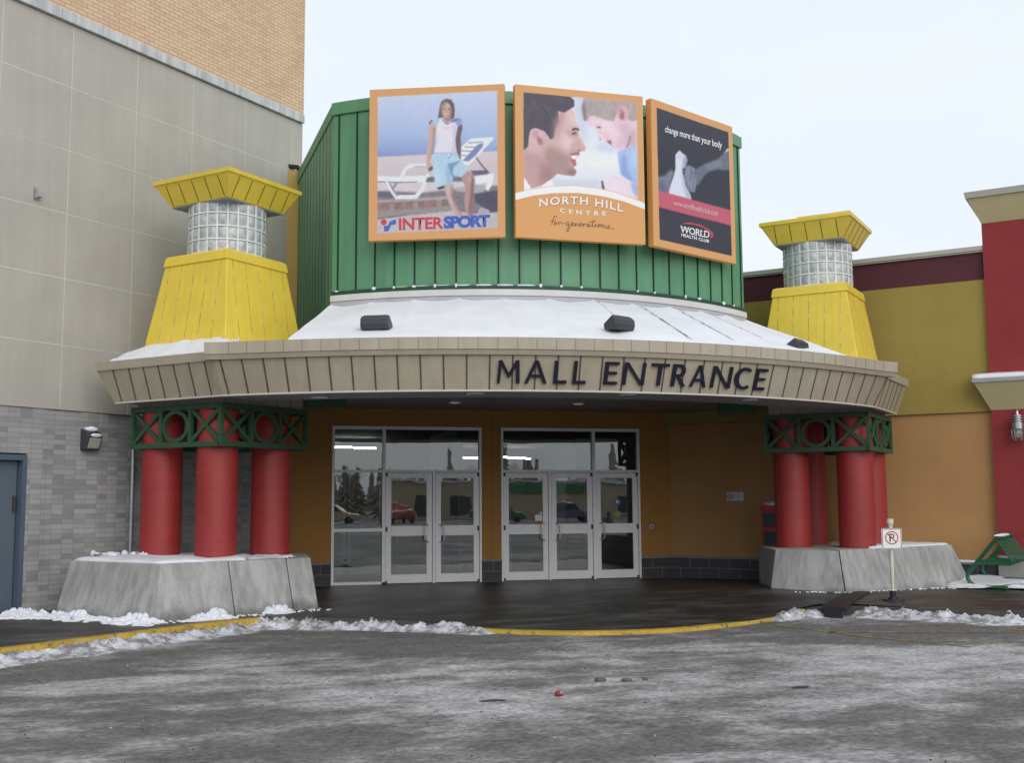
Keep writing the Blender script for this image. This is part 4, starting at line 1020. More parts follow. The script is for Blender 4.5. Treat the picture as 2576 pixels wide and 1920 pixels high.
SW, SZ0, SZ1 = 2.06, 5.44, 7.785
PRT = vcolmat('printed_sheet')
ORF = mat('sign_orange', (.72, .33, .10), .5, .04, 2.)
def billboard(thc, label, c=None):
    a = rad(thc); d_ = 6.02*cos(rad(9.85)); c = c or (d_*sin(a), YC-d_*cos(a), 0)
    T = thing('billboard', label, 'billboard', c, a, 'billboards on the green drum')
    fn = lambda u_, v_, o: ((u_-.5)*SW, -.001-o, SZ0+(SZ1-SZ0)*v_)
    MB().box(-SW/2, SW/2, 0, .11, SZ0, SZ1).build('panel', ORF, T, bevel=.006)
    for x in (-.6, .6):
        for z in (SZ0+.4, SZ1-.4): MB().box(x-.04, x+.04, .11, .36, z-.04, z+.04).build('mounting_bracket', DGR, T)
    return T, fn
GAIN = 1.12
RED = mat('print_red', (.62, .055, .075), .5, 0); BLU = mat('print_blue', (.075, .13, .50), .5, 0); WPR = mat('print_white', (.85, .84, .86), .5, 0); BRN = mat('print_brown', (.11, .06, .045), .5, 0)

# beach poster
T, fn = billboard(-20.5, 'orange framed billboard of a woman leaning on a beach lounger')
P = Poster([(40, 115), (1368, 35), (1380, 1552), (20, 1600)])
P.img[:] = np.array((212, 152, 96))/255
I = P.mask([(117, 183), (1297, 103), (1307, 1465), (107, 1527)])
P.grad(I, [(100, (192, 202, 230)), (350, (176, 192, 228)), (560, (158, 180, 222)), (690, (140, 160, 210)), (760, (128, 146, 200)), (900, (205, 195, 204)), (1500, (190, 182, 190))])
P.poly([(107, 772), (600, 740), (1310, 698), (1310, 1500), (100, 1530)], (206, 194, 200), 1, within=I)
P.poly([(107, 860), (1310, 800), (1310, 1000), (107, 1000)], (196, 184, 192), 14, .7, within=I)
P.poly([(107, 1110), (240, 1105), (560, 1120), (780, 1090), (1000, 1060), (1310, 1040), (1310, 1310), (1060, 1330), (850, 1290), (107, 1390)], (122, 114, 124), 3, within=I)
P.poly([(107, 1195), (500, 1172), (800, 1148), (800, 1185), (107, 1222)], (168, 152, 156), 1, within=I)
for k in range(12):
    x = 112+58*k; y = 1232-4.2*k; c = [(152, 116, 112), (140, 112, 108), (160, 132, 124), (128, 108, 104)][k % 4]
    P.poly([(x, y), (x+50, y-4), (x+50, y+64), (x, y+68)], c, 1, within=I)
P.poly([(107, 1300), (860, 1245), (860, 1300), (107, 1380)], (150, 142, 140), 3, .8, within=I)
for k in range(40): P.ell(120+19*k, 1372-1.9*k+random.uniform(-8, 8), random.uniform(6, 14), random.uniform(3, 6), (70, 66, 84), 0, .85, within=I)
P.poly([(107, 1392), (400, 1345), (850, 1295), (960, 1335), (1310, 1310), (1310, 1480), (100, 1530)], (184, 177, 184), 2, within=I)
P.poly([(1070, 1130), (1310, 1085), (1310, 1300), (1215, 1305), (1130, 1240), (1075, 1205)], (78, 74, 98), 2, within=I)
P.poly([(1105, 1290), (1140, 1255), (1225, 1290), (1215, 1310), (1110, 1320)], (170, 160, 168), 1, within=I)
P.tex(I*(P.Y > 1050), 7, 5, 2)
WHT = (220, 223, 232)
P.poly([(107, 1110), (240, 1110), (290, 1170), (107, 1165)], (96, 92, 108), 2, .8, within=I)
P.poly([(107, 960), (330, 962), (560, 948), (605, 958), (590, 1012), (480, 1016), (107, 1010)], WHT, 1, within=I)
P.stroke([(107, 1012), (300, 1020), (500, 1012)], 9, (105, 108, 140), 0, within=I)
P.stroke([(300, 1020), (255, 1100)], 24, (135, 138, 158), 0, within=I)
P.stroke([(205, 985), (240, 1080), (300, 1165), (490, 1160), (555, 1080), (605, 950)], 42, (214, 218, 226), 0, within=I)
P.stroke([(225, 1010), (262, 1090), (305, 1150)], 12, (120, 122, 146), 0, within=I)
P.stroke([(350, 965), (385, 885), (440, 852), (600, 846)], 36, (218, 221, 230), 0, within=I)
P.stroke([(470, 862), (600, 860)], 10, (165, 168, 185), 0, within=I)
P.poly([(600, 970), (680, 955), (680, 1010), (590, 1015)], (105, 102, 124), 1, within=I)
P.poly([(830, 950), (950, 960), (950, 1000), (850, 1000)], (110, 108, 128), 1, within=I)
P.poly([(940, 660), (1030, 580), (1250, 560), (1262, 580), (1092, 762), (1012, 845), (955, 830), (938, 790)], (222, 226, 236), 1, within=I)
P.poly([(1012, 805), (950, 800), (1100, 640), (1162, 618), (1152, 655), (1085, 745)], (118, 130, 178), 1, within=I)
for q in ((1010, 622, 1150, 610), (975, 662, 1080, 662), (945, 700, 1040, 705), (945, 745, 1010, 750)): P.stroke([(q[0], q[1]), (q[2], q[3])], 8, (120, 122, 150), 0, within=I)
P.stroke([(1090, 770), (1150, 850), (1212, 915)], 13, (92, 80, 92), 0, within=I)
P.poly([(1030, 895), (1190, 890), (1205, 930), (1060, 945)], (100, 96, 116), 1, within=I)
P.poly([(1080, 955), (1268, 920), (1252, 1020), (1210, 1097), (1168, 1072), (1195, 1005), (1080, 1045)], (222, 226, 232), 1, within=I)
P.poly([(870, 1075), (1080, 1030), (1190, 1040), (1170, 1100), (1080, 1120), (880, 1100)], (165, 165, 176), 2, within=I)
HAIR, SKIN, SK2 = (112, 96, 92), (198, 164, 152), (164, 130, 124)
P.poly([(745, 215), (790, 190), (840, 198), (868, 240), (876, 300), (870, 384), (840, 392), (760, 372), (738, 382), (708, 382), (722, 300), (730, 250)], HAIR, 1)
P.poly([(764, 345), (832, 345), (838, 405), (800, 428), (762, 408)], SK2, 1)
P.ell(797, 302, 50, 74, SKIN, 2)
P.poly([(742, 330), (738, 260), (770, 225), (800, 214), (792, 240), (765, 275), (755, 340)], (150, 134, 124), 1)
P.poly([(800, 214), (850, 235), (868, 300), (862, 370), (846, 360), (848, 290), (830, 245)], (92, 78, 80), 1)
P.poly([(835, 260), (848, 300), (840, 350), (810, 376), (826, 320)], (138, 104, 100), 3, .8)
P.ell(776, 296, 10, 4, (96, 74, 74)); P.ell(822, 294, 10, 4, (96, 74, 74)); P.stroke([(762, 284), (788, 282)], 4, (96, 76, 74)); P.stroke([(810, 281), (834, 284)], 4, (96, 76, 74))
P.stroke([(802, 300), (806, 322), (796, 325)], 4, (140, 104, 98)); P.stroke([(778, 338), (798, 345), (818, 337)], 7, (214, 190, 190)); P.stroke([(780, 350), (798, 354), (815, 348)], 4, (160, 100, 100))
P.poly([(720, 390), (760, 384), (800, 434), (840, 402), (885, 402), (922, 470), (895, 500), (885, 600), (892, 722), (800, 724), (670, 727), (690, 620), (690, 480), (680, 470)], (220, 214, 230), 1)
P.poly([(850, 430), (900, 480), (885, 600), (892, 722), (840, 722), (862, 600)], (190, 186, 214), 4, .8)
P.poly([(700, 560), (720, 500), (710, 620), (690, 700)], (200, 194, 216), 3, .8); P.ell(800, 476, 45, 9, (214, 190, 206), 1, .7); P.stroke([(672, 722), (800, 718), (890, 718)], 5, (206, 160, 176))
P.poly([(662, 432), (690, 395), (738, 380), (715, 430), (690, 480), (674, 472)], (156, 194, 218), 1); P.poly([(868, 402), (900, 385), (930, 380), (952, 402), (938, 442), (905, 467), (885, 430)], (136, 158, 206), 1)
P.poly([(830, 400), (880, 386), (925, 382), (880, 420), (830, 425)], (110, 108, 176), 1, .8)
P.stroke([(755, 396), (780, 430), (800, 440), (822, 428)], 7, (60, 66, 96))
P.poly([(628, 432), (655, 415), (690, 480), (680, 545), (660, 680), (630, 800), (650, 850), (662, 880), (625, 916), (605, 880), (592, 830), (600, 720), (618, 600), (614, 520)], SKIN, 1)
P.poly([(665, 470), (690, 480), (680, 545), (660, 680), (632, 800), (620, 800), (650, 640)], SK2, 3, .8); P.stroke([(625, 440), (640, 412), (652, 408)], 9, (50, 46, 62))
P.poly([(612, 880), (655, 850), (662, 880), (625, 916)], (120, 84, 78), 1)
P.poly([(905, 467), (946, 432), (952, 480), (932, 560), (936, 650), (936, 795), (915, 770), (890, 680), (882, 590)], (112, 88, 100), 1)
P.poly([(670, 727), (892, 724), (938, 797), (1016, 886), (942, 962), (860, 930), (852, 1030), (770, 1042), (690, 1076), (665, 900), (655, 820)], (166, 202, 224), 1)
P.poly([(800, 832), (880, 812), (945, 792), (865, 862), (852, 930), (870, 950), (942, 967), (850, 962), (826, 920)], (112, 150, 190), 2)
P.poly([(690, 760), (720, 900), (730, 1060), (690, 1076), (665, 900)], (186, 214, 232), 5, .8); P.poly([(800, 840), (826, 920), (850, 1028), (800, 1036), (780, 900)], (138, 180, 210), 4, .8); P.stroke([(815, 735), (825, 790)], 6, (228, 232, 240)); P.stroke([(845, 735), (815, 780)], 5, (70, 74, 110)); P.stroke([(835, 745), (850, 790)], 5, (228, 232, 240))
P.poly([(690, 1072), (770, 1044), (776, 1072), (722, 1087)], (62, 60, 92), 1)
P.poly([(770, 1040), (858, 1030), (864, 1090), (850, 1160), (900, 1260), (968, 1352), (900, 1356), (850, 1290), (800, 1180), (780, 1110)], (190, 160, 158), 1); P.poly([(845, 1035), (864, 1090), (850, 1160), (900, 1260), (968, 1352), (945, 1350), (870, 1250), (825, 1150), (840, 1090)], (152, 120, 118), 3, .8); P.stroke([(808, 1060), (812, 1120), (850, 1230)], 14, (216, 192, 190), 3, .7)
P.poly([(942, 960), (1005, 893), (1050, 930), (1070, 990), (1060, 1130), (1040, 1240), (1030, 1300), (1058, 1352), (1008, 1362), (975, 1290), (970, 1180), (985, 1060), (950, 1000)], (176, 140, 134), 1); P.poly([(1050, 930), (1070, 990), (1060, 1130), (1040, 1240), (1030, 1300), (1058, 1352), (1035, 1356), (1010, 1290), (1030, 1130), (1040, 1000)], (126, 92, 90), 3, .9)
P.ell(1020, 985, 18, 22, (206, 176, 172), 5, .7); P.stroke([(850, 1000), (950, 1000)], 10, (80, 78, 100), 2, .6, within=I)
P.photo(I)
P.mesh('printed_sheet', PRT, T, fn, GAIN)
P.letters('INTER', 322, 762, [(300, 1490), (780, 1470)], 118, RED, T, fn, bold=.025, sp=.95); P.letters('SPORT', 764, 1228, [(760, 1466), (1240, 1444)], 112, BLU, T, fn, bold=.055, sp=.86)
P.flat([[(172+29*cos(2*pi*i/20), 1414+29*sin(2*pi*i/20)) for i in range(20)]], RED, T, fn, 'emblem')
P.flat([[(173, 1452), (212, 1448), (214, 1503), (175, 1504)], [(212, 1448), (232, 1408), (245, 1440), (214, 1503)], [(232, 1408), (290, 1384), (292, 1432), (245, 1440)]], BLU, T, fn, 'emblem')

# father and child poster
T, fn = billboard(.7, 'orange billboard of a smiling man facing a small boy')
P = Poster([(52, 40), (1312, 160), (1365, 1622), (78, 1548)])
P.img[:] = np.array((210, 150, 92))/255
I = P.mask([(135, 118), (1255, 222), (1283, 1175), (1100, 1120), (900, 1070), (650, 1042), (400, 1052), (200, 1085), (155, 1095)])
P.grad(I, [(100, (196, 203, 224)), (500, (210, 215, 234)), (800, (222, 226, 242)), (1100, (204, 206, 224))])
P.poly([(640, 160), (740, 170), (775, 560), (740, 640), (690, 500)], (184, 192, 212), 10, .7, within=I); P.poly([(880, 590), (1060, 650), (1050, 720), (880, 700)], (196, 203, 224), 6, .8, within=I); P.poly([(440, 980), (900, 985), (900, 1050), (440, 1040)], (190, 192, 212), 5, .7, within=I)
FACE = P.poly([(145, 690), (140, 300), (470, 300), (520, 310), (600, 275), (640, 320), (660, 400), (690, 470), (686, 530), (712, 572), (757, 660), (752, 696), (706, 702), (690, 745), (662, 776), (668, 838), (642, 852), (674, 902), (650, 942), (560, 937), (480, 920), (430, 972), (330, 1040), (225, 1068), (150, 950)], (202, 166, 166), 1, within=I)
P.poly([(380, 640), (520, 690), (600, 760), (625, 850), (690, 910), (650, 960), (560, 955), (470, 930), (380, 860), (340, 740)], (158, 126, 122), 12, .85, within=FACE)
P.poly([(140, 690), (330, 740), (380, 860), (490, 925), (430, 990), (225, 1090), (140, 950)], (178, 138, 138), 10, .8, within=FACE); P.poly([(330, 800), (500, 930), (430, 980), (300, 1060)], (140, 100, 106), 12, .6, within=FACE)
P.ell(585, 600, 70, 80, (224, 196, 200), 14, .8, within=FACE); P.ell(600, 370, 45, 70, (220, 188, 190), 12, .7, within=FACE); P.poly([(690, 540), (757, 660), (752, 696), (706, 702), (660, 640)], (198, 152, 150), 4, .8, within=FACE); P.poly([(640, 560), (680, 600), (660, 700), (600, 690), (620, 620)], (180, 140, 140), 8, .5, within=FACE)
HM = P.poly([(137, 118), (600, 160), (640, 200), (642, 258), (604, 282), (540, 322), (480, 302), (492, 400), (452, 490), (440, 572), (410, 582), (350, 502), (270, 472), (215, 490), (197, 560), (190, 650), (146, 692)], (72, 66, 80), 1, within=I)
for k in range(46):
    x = random.uniform(150, 560); y = random.uniform(150, 400); P.stroke([(x, y), (x+random.uniform(10, 40), y+random.uniform(30, 90))], random.uniform(3, 6), random.choice([(112, 98, 106), (98, 86, 96), (44, 42, 56), (128, 112, 112)]), 1, .55, within=HM)
P.ell(268, 572, 60, 102, (208, 168, 172), 1, rot=-.25, within=I); P.ell(308, 600, 26, 46, (150, 100, 110), 3, .9, rot=-.5, within=I); P.ell(262, 530, 30, 40, (186, 138, 146), 3, .8, rot=-.3, within=I); P.poly([(270, 650), (350, 700), (400, 600), (360, 540), (330, 640)], (196, 158, 160), 6, .7, within=I)
P.poly([(440, 400), (500, 330), (560, 330), (520, 420), (470, 560), (430, 600)], (168, 130, 134), 10, .75, within=FACE); P.poly([(600, 300), (650, 350), (690, 480), (640, 440)], (228, 200, 202), 8, .7, within=FACE)
P.stroke([(655, 690), (620, 700), (596, 740), (600, 800)], 9, (140, 100, 104), 4, .75, within=FACE); P.stroke([(690, 545), (735, 640)], 12, (226, 196, 196), 4, .7, within=FACE); P.poly([(560, 500), (660, 500), (670, 560), (600, 570)], (164, 124, 130), 7, .6, within=FACE); P.poly([(600, 880), (690, 870), (672, 950), (560, 940)], (126, 96, 98), 8, .7, within=FACE)
for k in range(420):
    x, y = random.uniform(370, 660), random.uniform(660, 940); P.ell(x, y, 3.2, 3.2, (112, 88, 88), 0, .28, within=FACE) if k < 160 else None
P.poly([(620, 480), (650, 466), (692, 478), (692, 494), (650, 488), (625, 500)], (66, 52, 60), 1, within=I); P.ell(645, 522, 26, 11, (84, 72, 88), 1, rot=-.3, within=I); P.ell(650, 536, 30, 7, (150, 110, 116), 2, .7, within=I); P.ell(690, 690, 20, 7, (120, 76, 78), 2, .8, within=I)
P.poly([(606, 722), (690, 702), (698, 732), (660, 775), (668, 838), (642, 848), (612, 790)], (168, 96, 106), 1, within=I); P.poly([(612, 742), (688, 738), (658, 780), (622, 772)], (238, 238, 246), 1, within=I)
P.poly([(150, 950), (226, 1068), (240, 1100), (150, 1100)], (232, 234, 246), 1, within=I); P.poly([(330, 1040), (430, 972), (440, 1050), (330, 1060)], (226, 228, 242), 2, within=I)
BOY = P.poly([(760, 402), (720, 330), (730, 175), (1262, 225), (1262, 640), (1170, 668), (1110, 682), (1060, 682), (1012, 642), (1002, 602), (955, 607), (938, 577), (900, 587), (884, 560), (880, 510), (850, 470), (790, 442)], (220, 190, 202), 1, within=I)
P.ell(1000, 500, 90, 80, (232, 206, 216), 14, .8, within=BOY); P.ell(960, 550, 50, 36, (222, 172, 186), 12, .7, within=BOY); P.poly([(1180, 500), (1262, 480), (1262, 640), (1160, 668)], (190, 156, 176), 9, .8, within=BOY)
P.poly([(730, 172), (1262, 222), (1262, 395), (1200, 402), (1165, 380), (1060, 332), (1030, 402), (960, 397), (880, 362), (800, 342), (772, 402), (742, 402), (713, 300)], (168, 152, 152), 2, within=I)
for k in range(54):
    x = random.uniform(730, 1240); y = random.uniform(185, 330); dx = (900-x)*.12; P.stroke([(x, y), (x+dx, y+random.uniform(30, 80))], random.uniform(3, 6), random.choice([(196, 178, 172), (132, 118, 124), (110, 98, 110), (206, 190, 184)]), 1, .55, within=I)
P.poly([(715, 250), (735, 200), (760, 300), (760, 400), (735, 395)], (120, 104, 112), 3, .8, within=I)
P.ell(1115, 322, 58, 78, (212, 160, 172), 1, rot=-.2, within=I); P.ell(1112, 345, 22, 44, (150, 92, 104), 3, .9, within=I); P.ell(1090, 290, 22, 26, (184, 128, 142), 3, .7, within=I)
P.poly([(770, 410), (880, 400), (1000, 410), (960, 450), (860, 450)], (236, 212, 220), 9, .7, within=BOY); P.poly([(1040, 420), (1180, 430), (1200, 560), (1100, 660), (1060, 640), (1130, 540)], (196, 160, 178), 12, .7, within=BOY); P.poly([(880, 520), (930, 530), (945, 590), (900, 590)], (226, 198, 208), 4, .7, within=BOY)
P.ell(886, 463, 23, 9, (112, 92, 108), 1, rot=.2, within=I); P.stroke([(850, 440), (905, 436)], 6, (186, 160, 166), 1, within=I); P.poly([(960, 600), (1008, 588), (1012, 642)], (140, 80, 92), 2, within=I); P.stroke([(1196, 550), (1185, 610), (1160, 664)], 9, (128, 88, 108), 2, within=I); P.ell(900, 580, 12, 6, (170, 116, 124), 1, within=I)
P.poly([(1070, 702), (1120, 680), (1262, 638), (1290, 1040), (1180, 992), (1108, 922), (1084, 820)], (158, 182, 228), 1, within=I); P.poly([(1110, 760), (1150, 720), (1180, 900), (1260, 1010), (1180, 990), (1108, 922)], (120, 146, 204), 6, .8, within=I); P.poly([(1200, 700), (1262, 660), (1270, 900), (1230, 860)], (182, 202, 240), 8, .7, within=I)
P.poly([(918, 1002), (1000, 952), (1110, 936), (1275, 1030), (1290, 1175), (1100, 1125), (950, 1080)], (222, 206, 218), 2, within=I); P.poly([(1205, 1000), (1290, 1030), (1290, 1180), (1230, 1100)], (150, 166, 214), 5, within=I); P.poly([(915, 985), (932, 990), (955, 1080), (925, 1075)], (104, 64, 84), 1, within=I)
P.tex(I, 3); P.photo(I)
up = [(60, 1118), (200, 1085), (400, 1050), (650, 1040), (900, 1070), (1100, 1120), (1375, 1222)]; lo = [(60, 1184), (250, 1136), (450, 1112), (700, 1110), (950, 1145), (1150, 1195), (1375, 1280)]
P.poly([(x, y-9) for x, y in up]+up[::-1], (216, 176, 160), 1); P.poly(up+lo[::-1], (238, 238, 246), 0)
P.poly(lo+[(1400, 1700), (40, 1700)], (210, 148, 84), 0)
P.mesh('printed_sheet', PRT, T, fn, GAIN)
bl = [(305, 1248), (460, 1229), (600, 1222), (780, 1230), (960, 1258), (1140, 1300)]
SHD = mat('print_shadow', (.38, .17, .07), .5, 0)
P.letters('NORTH HILL', 312, 1144, [(x, y+5) for x, y in bl], 80, SHD, T, fn, .003, .018, 1.18); P.letters('NORTH HILL', 306, 1138, bl, 80, WPR, T, fn, .005, .014, 1.18)
P.letters('CENTRE', 510, 966, [(505, 1303), (640, 1318), (780, 1330), (970, 1334)], 42, WPR, T, fn, .005, .02, 1.9)
cur = [[(484, 1348), (462, 1340), (448, 1362), (440, 1395), (432, 1424)], [(424, 1394), (470, 1382)], [(474, 1402), (458, 1408), (456, 1424), (472, 1424), (480, 1408), (474, 1402)], [(496, 1400), (498, 1428), (502, 1408), (518, 1400), (536, 1416), (552, 1410)],
       [(604, 1400), (582, 1400), (573, 1420), (585, 1434), (603, 1414), (606, 1460), (596, 1496), (580, 1488), (592, 1458), (625, 1430), (646, 1410), (636, 1402), (626, 1420), (640, 1438), (664, 1412), (666, 1440), (680, 1412), (692, 1418), (693, 1440), (706, 1430), (727, 1414), (716, 1408), (707, 1428), (720, 1443), (745, 1415), (748, 1443), (756, 1418), (774, 1416)],
       [(802, 1418), (783, 1422), (781, 1440), (798, 1440), (804, 1420), (806, 1446), (832, 1432), (846, 1378), (834, 1430), (846, 1448), (868, 1418), (869, 1446), (884, 1440), (905, 1420), (891, 1430), (896, 1448), (912, 1442), (908, 1422), (930, 1426), (931, 1454), (946, 1428), (958, 1434), (960, 1458), (985, 1450)], [(806, 1402), (866, 1390)],
       [(1008, 1436), (986, 1436), (1000, 1450), (1006, 1462), (980, 1463)], [(1018, 1461), (1024, 1461)], [(1033, 1463), (1039, 1463)], [(1048, 1465), (1054, 1465)]]
pg = []
for c in cur:
    for (x1, y1), (x2, y2) in zip(c[:-1], c[1:]):
        l_ = math.hypot(x2-x1, y2-y1)+1e-6; nx_, ny_ = -(y2-y1)/l_*2.5, (x2-x1)/l_*2.5; ex, ey = (x2-x1)/l_*2, (y2-y1)/l_*2
        pg.append([(x1+nx_-ex, y1+ny_-ey), (x1-nx_-ex, y1-ny_-ey), (x2-nx_+ex, y2-ny_+ey), (x2+nx_+ex, y2+ny_+ey)])
P.flat(pg, BRN, T, fn, 'handwriting', .005)

# gym poster
T, fn = billboard(27.0, 'orange framed dark billboard with a red band and a pale clenched hand', (2.167, -4.95, 0))
P = Poster([(62, 62), (822, 330), (885, 1615), (102, 1450)])
P.img[:] = np.array((212, 152, 94))/255
I = P.mask([(117, 150), (788, 380), (843, 1540), (158, 1390)])
P.grad(I, [(150, (56, 56, 72)), (700, (46, 47, 60)), (1500, (52, 53, 66))])
P.poly([(130, 800), (210, 780), (240, 738), (275, 730), (286, 760), (240, 900), (238, 960), (130, 940)], (112, 118, 142), 4, within=I); P.poly([(130, 840), (200, 830), (230, 960), (130, 940)], (88, 94, 116), 7, .8, within=I)
P.poly([(490, 722), (560, 680), (700, 625), (760, 555), (800, 525), (806, 725), (740, 735), (700, 722), (610, 745), (560, 800), (512, 880), (488, 800)], (98, 104, 124), 3, within=I); P.poly([(560, 690), (720, 630), (740, 690), (620, 730)], (120, 126, 146), 7, .8, within=I); P.poly([(752, 575), (775, 535), (800, 525), (800, 545), (775, 560)], (190, 192, 206), 1, within=I)
P.poly([(400, 690), (440, 688), (490, 720), (502, 862), (482, 942), (450, 935), (400, 852), (382, 780)], (124, 130, 152), 2, within=I); P.stroke([(440, 692), (452, 750), (440, 830)], 8, (80, 84, 106), 2, within=I); P.stroke([(484, 720), (490, 800)], 8, (70, 74, 96), 2, within=I); P.stroke([(462, 740), (478, 850), (465, 930)], 8, (92, 98, 120), 2, within=I)
HND = P.poly([(298, 590), (320, 562), (340, 546), (356, 568), (396, 595), (412, 640), (392, 702), (376, 748), (362, 742), (382, 800), (402, 880), (440, 950), (456, 1010), (238, 955), (246, 900), (280, 800), (300, 720)], (206, 210, 228), 2, within=I)
P.poly([(380, 580), (420, 640), (395, 720), (360, 745), (370, 680)], (140, 146, 170), 6, .9, within=HND); P.poly([(360, 740), (384, 800), (405, 880), (460, 1010), (410, 1000), (370, 860)], (158, 164, 188), 8, .8, within=HND); P.ell(345, 610, 22, 30, (184, 190, 210), 6, .8, within=HND); P.poly([(395, 760), (420, 880), (450, 930), (430, 940), (395, 870)], (108, 114, 144), 3, .9, within=I); P.ell(378, 728, 12, 14, (60, 62, 84), 2, within=I)
P.poly([(138, 924), (830, 1108), (836, 1252), (146, 1082)], (192, 82, 104), 1, within=I)
P.tex(I, 3); P.photo(I)
P.mesh('printed_sheet', PRT, T, fn, GAIN)
P.letters('change more than your body', 196, 728, [(190, 374), (735, 531)], 64, WPR, T, fn, .005, .012, 1.0)
P.letters('www.worldhealthclub.com', 284, 704, [(280, 1062), (708, 1166)], 56, mat('print_pink', (.72, .5, .52), .5, 0), T, fn, .005, .006, 1.0)
P.letters('WORLD', 352, 628, [(345, 1318), (632, 1374)], 66, WPR, T, fn, .005, .012, .92)
P.letters('HEALTH CLUB', 362, 624, [(358, 1356), (628, 1418)], 29, WPR, T, fn, .005, .03, 1.1)
# serifs on the club name
P.flat([[(350, 1263), (378, 1268), (378, 1274), (350, 1269)], [(398, 1274), (420, 1278), (420, 1284), (398, 1280)], [(488, 1342), (512, 1347), (512, 1353), (488, 1348)], [(540, 1352), (592, 1362), (592, 1368), (540, 1358)], [(540, 1301), (562, 1306), (562, 1312), (540, 1307)]], WPR, T, fn, 'serifs', .005)
P.flat([[(352, 1244), (400, 1228), (450, 1226), (400, 1240)], [(450, 1226), (540, 1246), (470, 1246), (400, 1240)], [(540, 1246), (615, 1284), (560, 1270), (470, 1246)], [(615, 1284), (658, 1320), (628, 1318), (560, 1270)], [(658, 1320), (667, 1346), (642, 1352), (628, 1318)], [(667, 1346), (655, 1370), (634, 1374), (642, 1352)]], mat('print_red_dull', (.52, .07, .11), .5, 0), T, fn, 'swoosh', .0045)

# ---------------------------------------------------------------- no parking sign
NP = thing('no_parking_sign', 'white no parking sign on a post with a round black foot', 'sign', (4.62, -6.24, .04), rad(-14.7))
MB().cyl(0, 0, -.05, .02, .17, .16, 28).cyl(0, 0, .02, .05, .08, .06, 24).cyl(0, 0, .05, .14, .045, .04, 16).build('base', BLK, NP, smooth=True)
POST = mat('post_cream', (.60, .60, .50), .5, .08, 4.)
MB().cyl(0, 0, .13, .30, .026, .024, 16).cyl(0, 0, .30, 1.08, .03, .03, 20).build('post', POST, NP, smooth=True)
MB().cyl(0, 0, 1.08, 1.10, .036, .036, 20).cyl(0, 0, 1.10, 1.145, .036, .052, 20).cyl(0, 0, 1.145, 1.205, .052, .048, 20).build('post_cap', POST, NP, smooth=True)
def rrect(hw, hh, rr_, y, cz, n=6):
    o = []
    for sx, sz, a in ((1, 1, 0), (-1, 1, 90), (-1, -1, 180), (1, -1, 270)):
        for i in range(n+1):
            t = rad(a+90*i/n); o.append((sx*(hw-rr_)+rr_*cos(t), y, cz+sz*(hh-rr_)+rr_*sin(t)))
    return o
cz = .91
pl8 = MB().loft([rrect(.15, .155, .025, -.045, cz), rrect(.15, .155, .025, -.05, cz)]).build('plate', mat('sign_white', (.80, .80, .80), .35, .04), NP)
g = MB(); a_, b__ = rrect(.143, .148, .022, -.0515, cz), rrect(.135, .14, .018, -.0515, cz)
k = len(a_); g.add(a_+b__, [(i, (i+1) % k, k+(i+1) % k, k+i) for i in range(k)]); g.build('border', BLK, pl8)
rd = mat('sign_red', (.5, .03, .04), .4, 0)
g = MB(); n_ = 48; g.add([(q*cos(2*pi*i/n_), -.053, cz+.015+q*sin(2*pi*i/n_)) for q in (.098, .084) for i in range(n_)], [(i, (i+1) % n_, n_+(i+1) % n_, n_+i) for i in range(n_)])
g.bar((-.063, -.054, cz+.015+.063), (.063, -.054, cz+.015-.063), .014, .001, (0, 0, 1)); g.build('prohibition_ring', rd, pl8)
g = MB(); g.box(-.036, -.018, -.0525, -.0515, cz-.048, cz+.075)
po = [(-.018+.05*cos(t) if False else .0+.04*cos(t), cz+.04+.035*sin(t)) for t in [pi/2-pi*i/12 for i in range(13)]]; pi2 = [(.0+.024*cos(t), cz+.04+.019*sin(t)) for t in [pi/2-pi*i/12 for i in range(13)]]
g.add([(x, -.0525, z) for x, z in po]+[(x, -.0525, z) for x, z in pi2], [(i, i+1, 13+i+1, 13+i) for i in range(12)]); g.box(-.018, .0, -.0525, -.0515, cz+.059, cz+.075); g.box(-.018, .0, -.0525, -.0515, cz+.005, cz+.021)
g.build('lettering', BLK, pl8)
MB().cyl(0, 0, 0, .004, .006, n=8).build('bolt', STE, pl8).matrix_local = Matrix.Translation((0, -.05, cz+.135)) @ Matrix.Rotation(pi/2, 4, 'X')

# ---------------------------------------------------------------- bike rack
BR = thing('bike_rack', 'green tubular bike rack standing in snow beside the red pier', 'bike rack', (7.2, -4.52, .03), rad(-60))
GP = mat('rack_green', (.015, .115, .055), .35, .1, 5., spec=.5)
def leg(y, zo, zt, L0):
    return [(L0, y, .03+zo), (.20, y, .03+zo), (.12, y, .04+zo), (.05, y, .085+zo), (.01, y, .15+zo), (.005, y, .21+zo), (.03, y, .27+zo), (.26, y, .535+zt), (.46, y, .77+zt), (.51, y, .81+zt)]
MB().tube(leg(0, 0, 0, .66), .034, 12).build('leg', GP, BR, smooth=True); MB().tube(leg(.62, .10, .05, .74), .034, 12).build('leg', GP, BR, smooth=True)
for k in range(7):
    y = .0+k*.62/6; z = .05*y/.62
    MB().tube([(.18, y, .44+z), (.40, y, .42+z), (.70, y, .41+z), (.755, y, .425+z), (.765, y, .47+z), (.545, y, .80+z), (.50, y, .825+z)], .016, 8).build('bar', GP, BR, smooth=True)
MB().bar((.515, -.03, .845), (.515, .65, .895), .09, .012, (1, 0, .1)).build('top_plate', GP, BR)
o = blob(.05, .34, .03, 4).build('snow', SNOW, BR, smooth='all'); o.location = (.50, .31, .885)

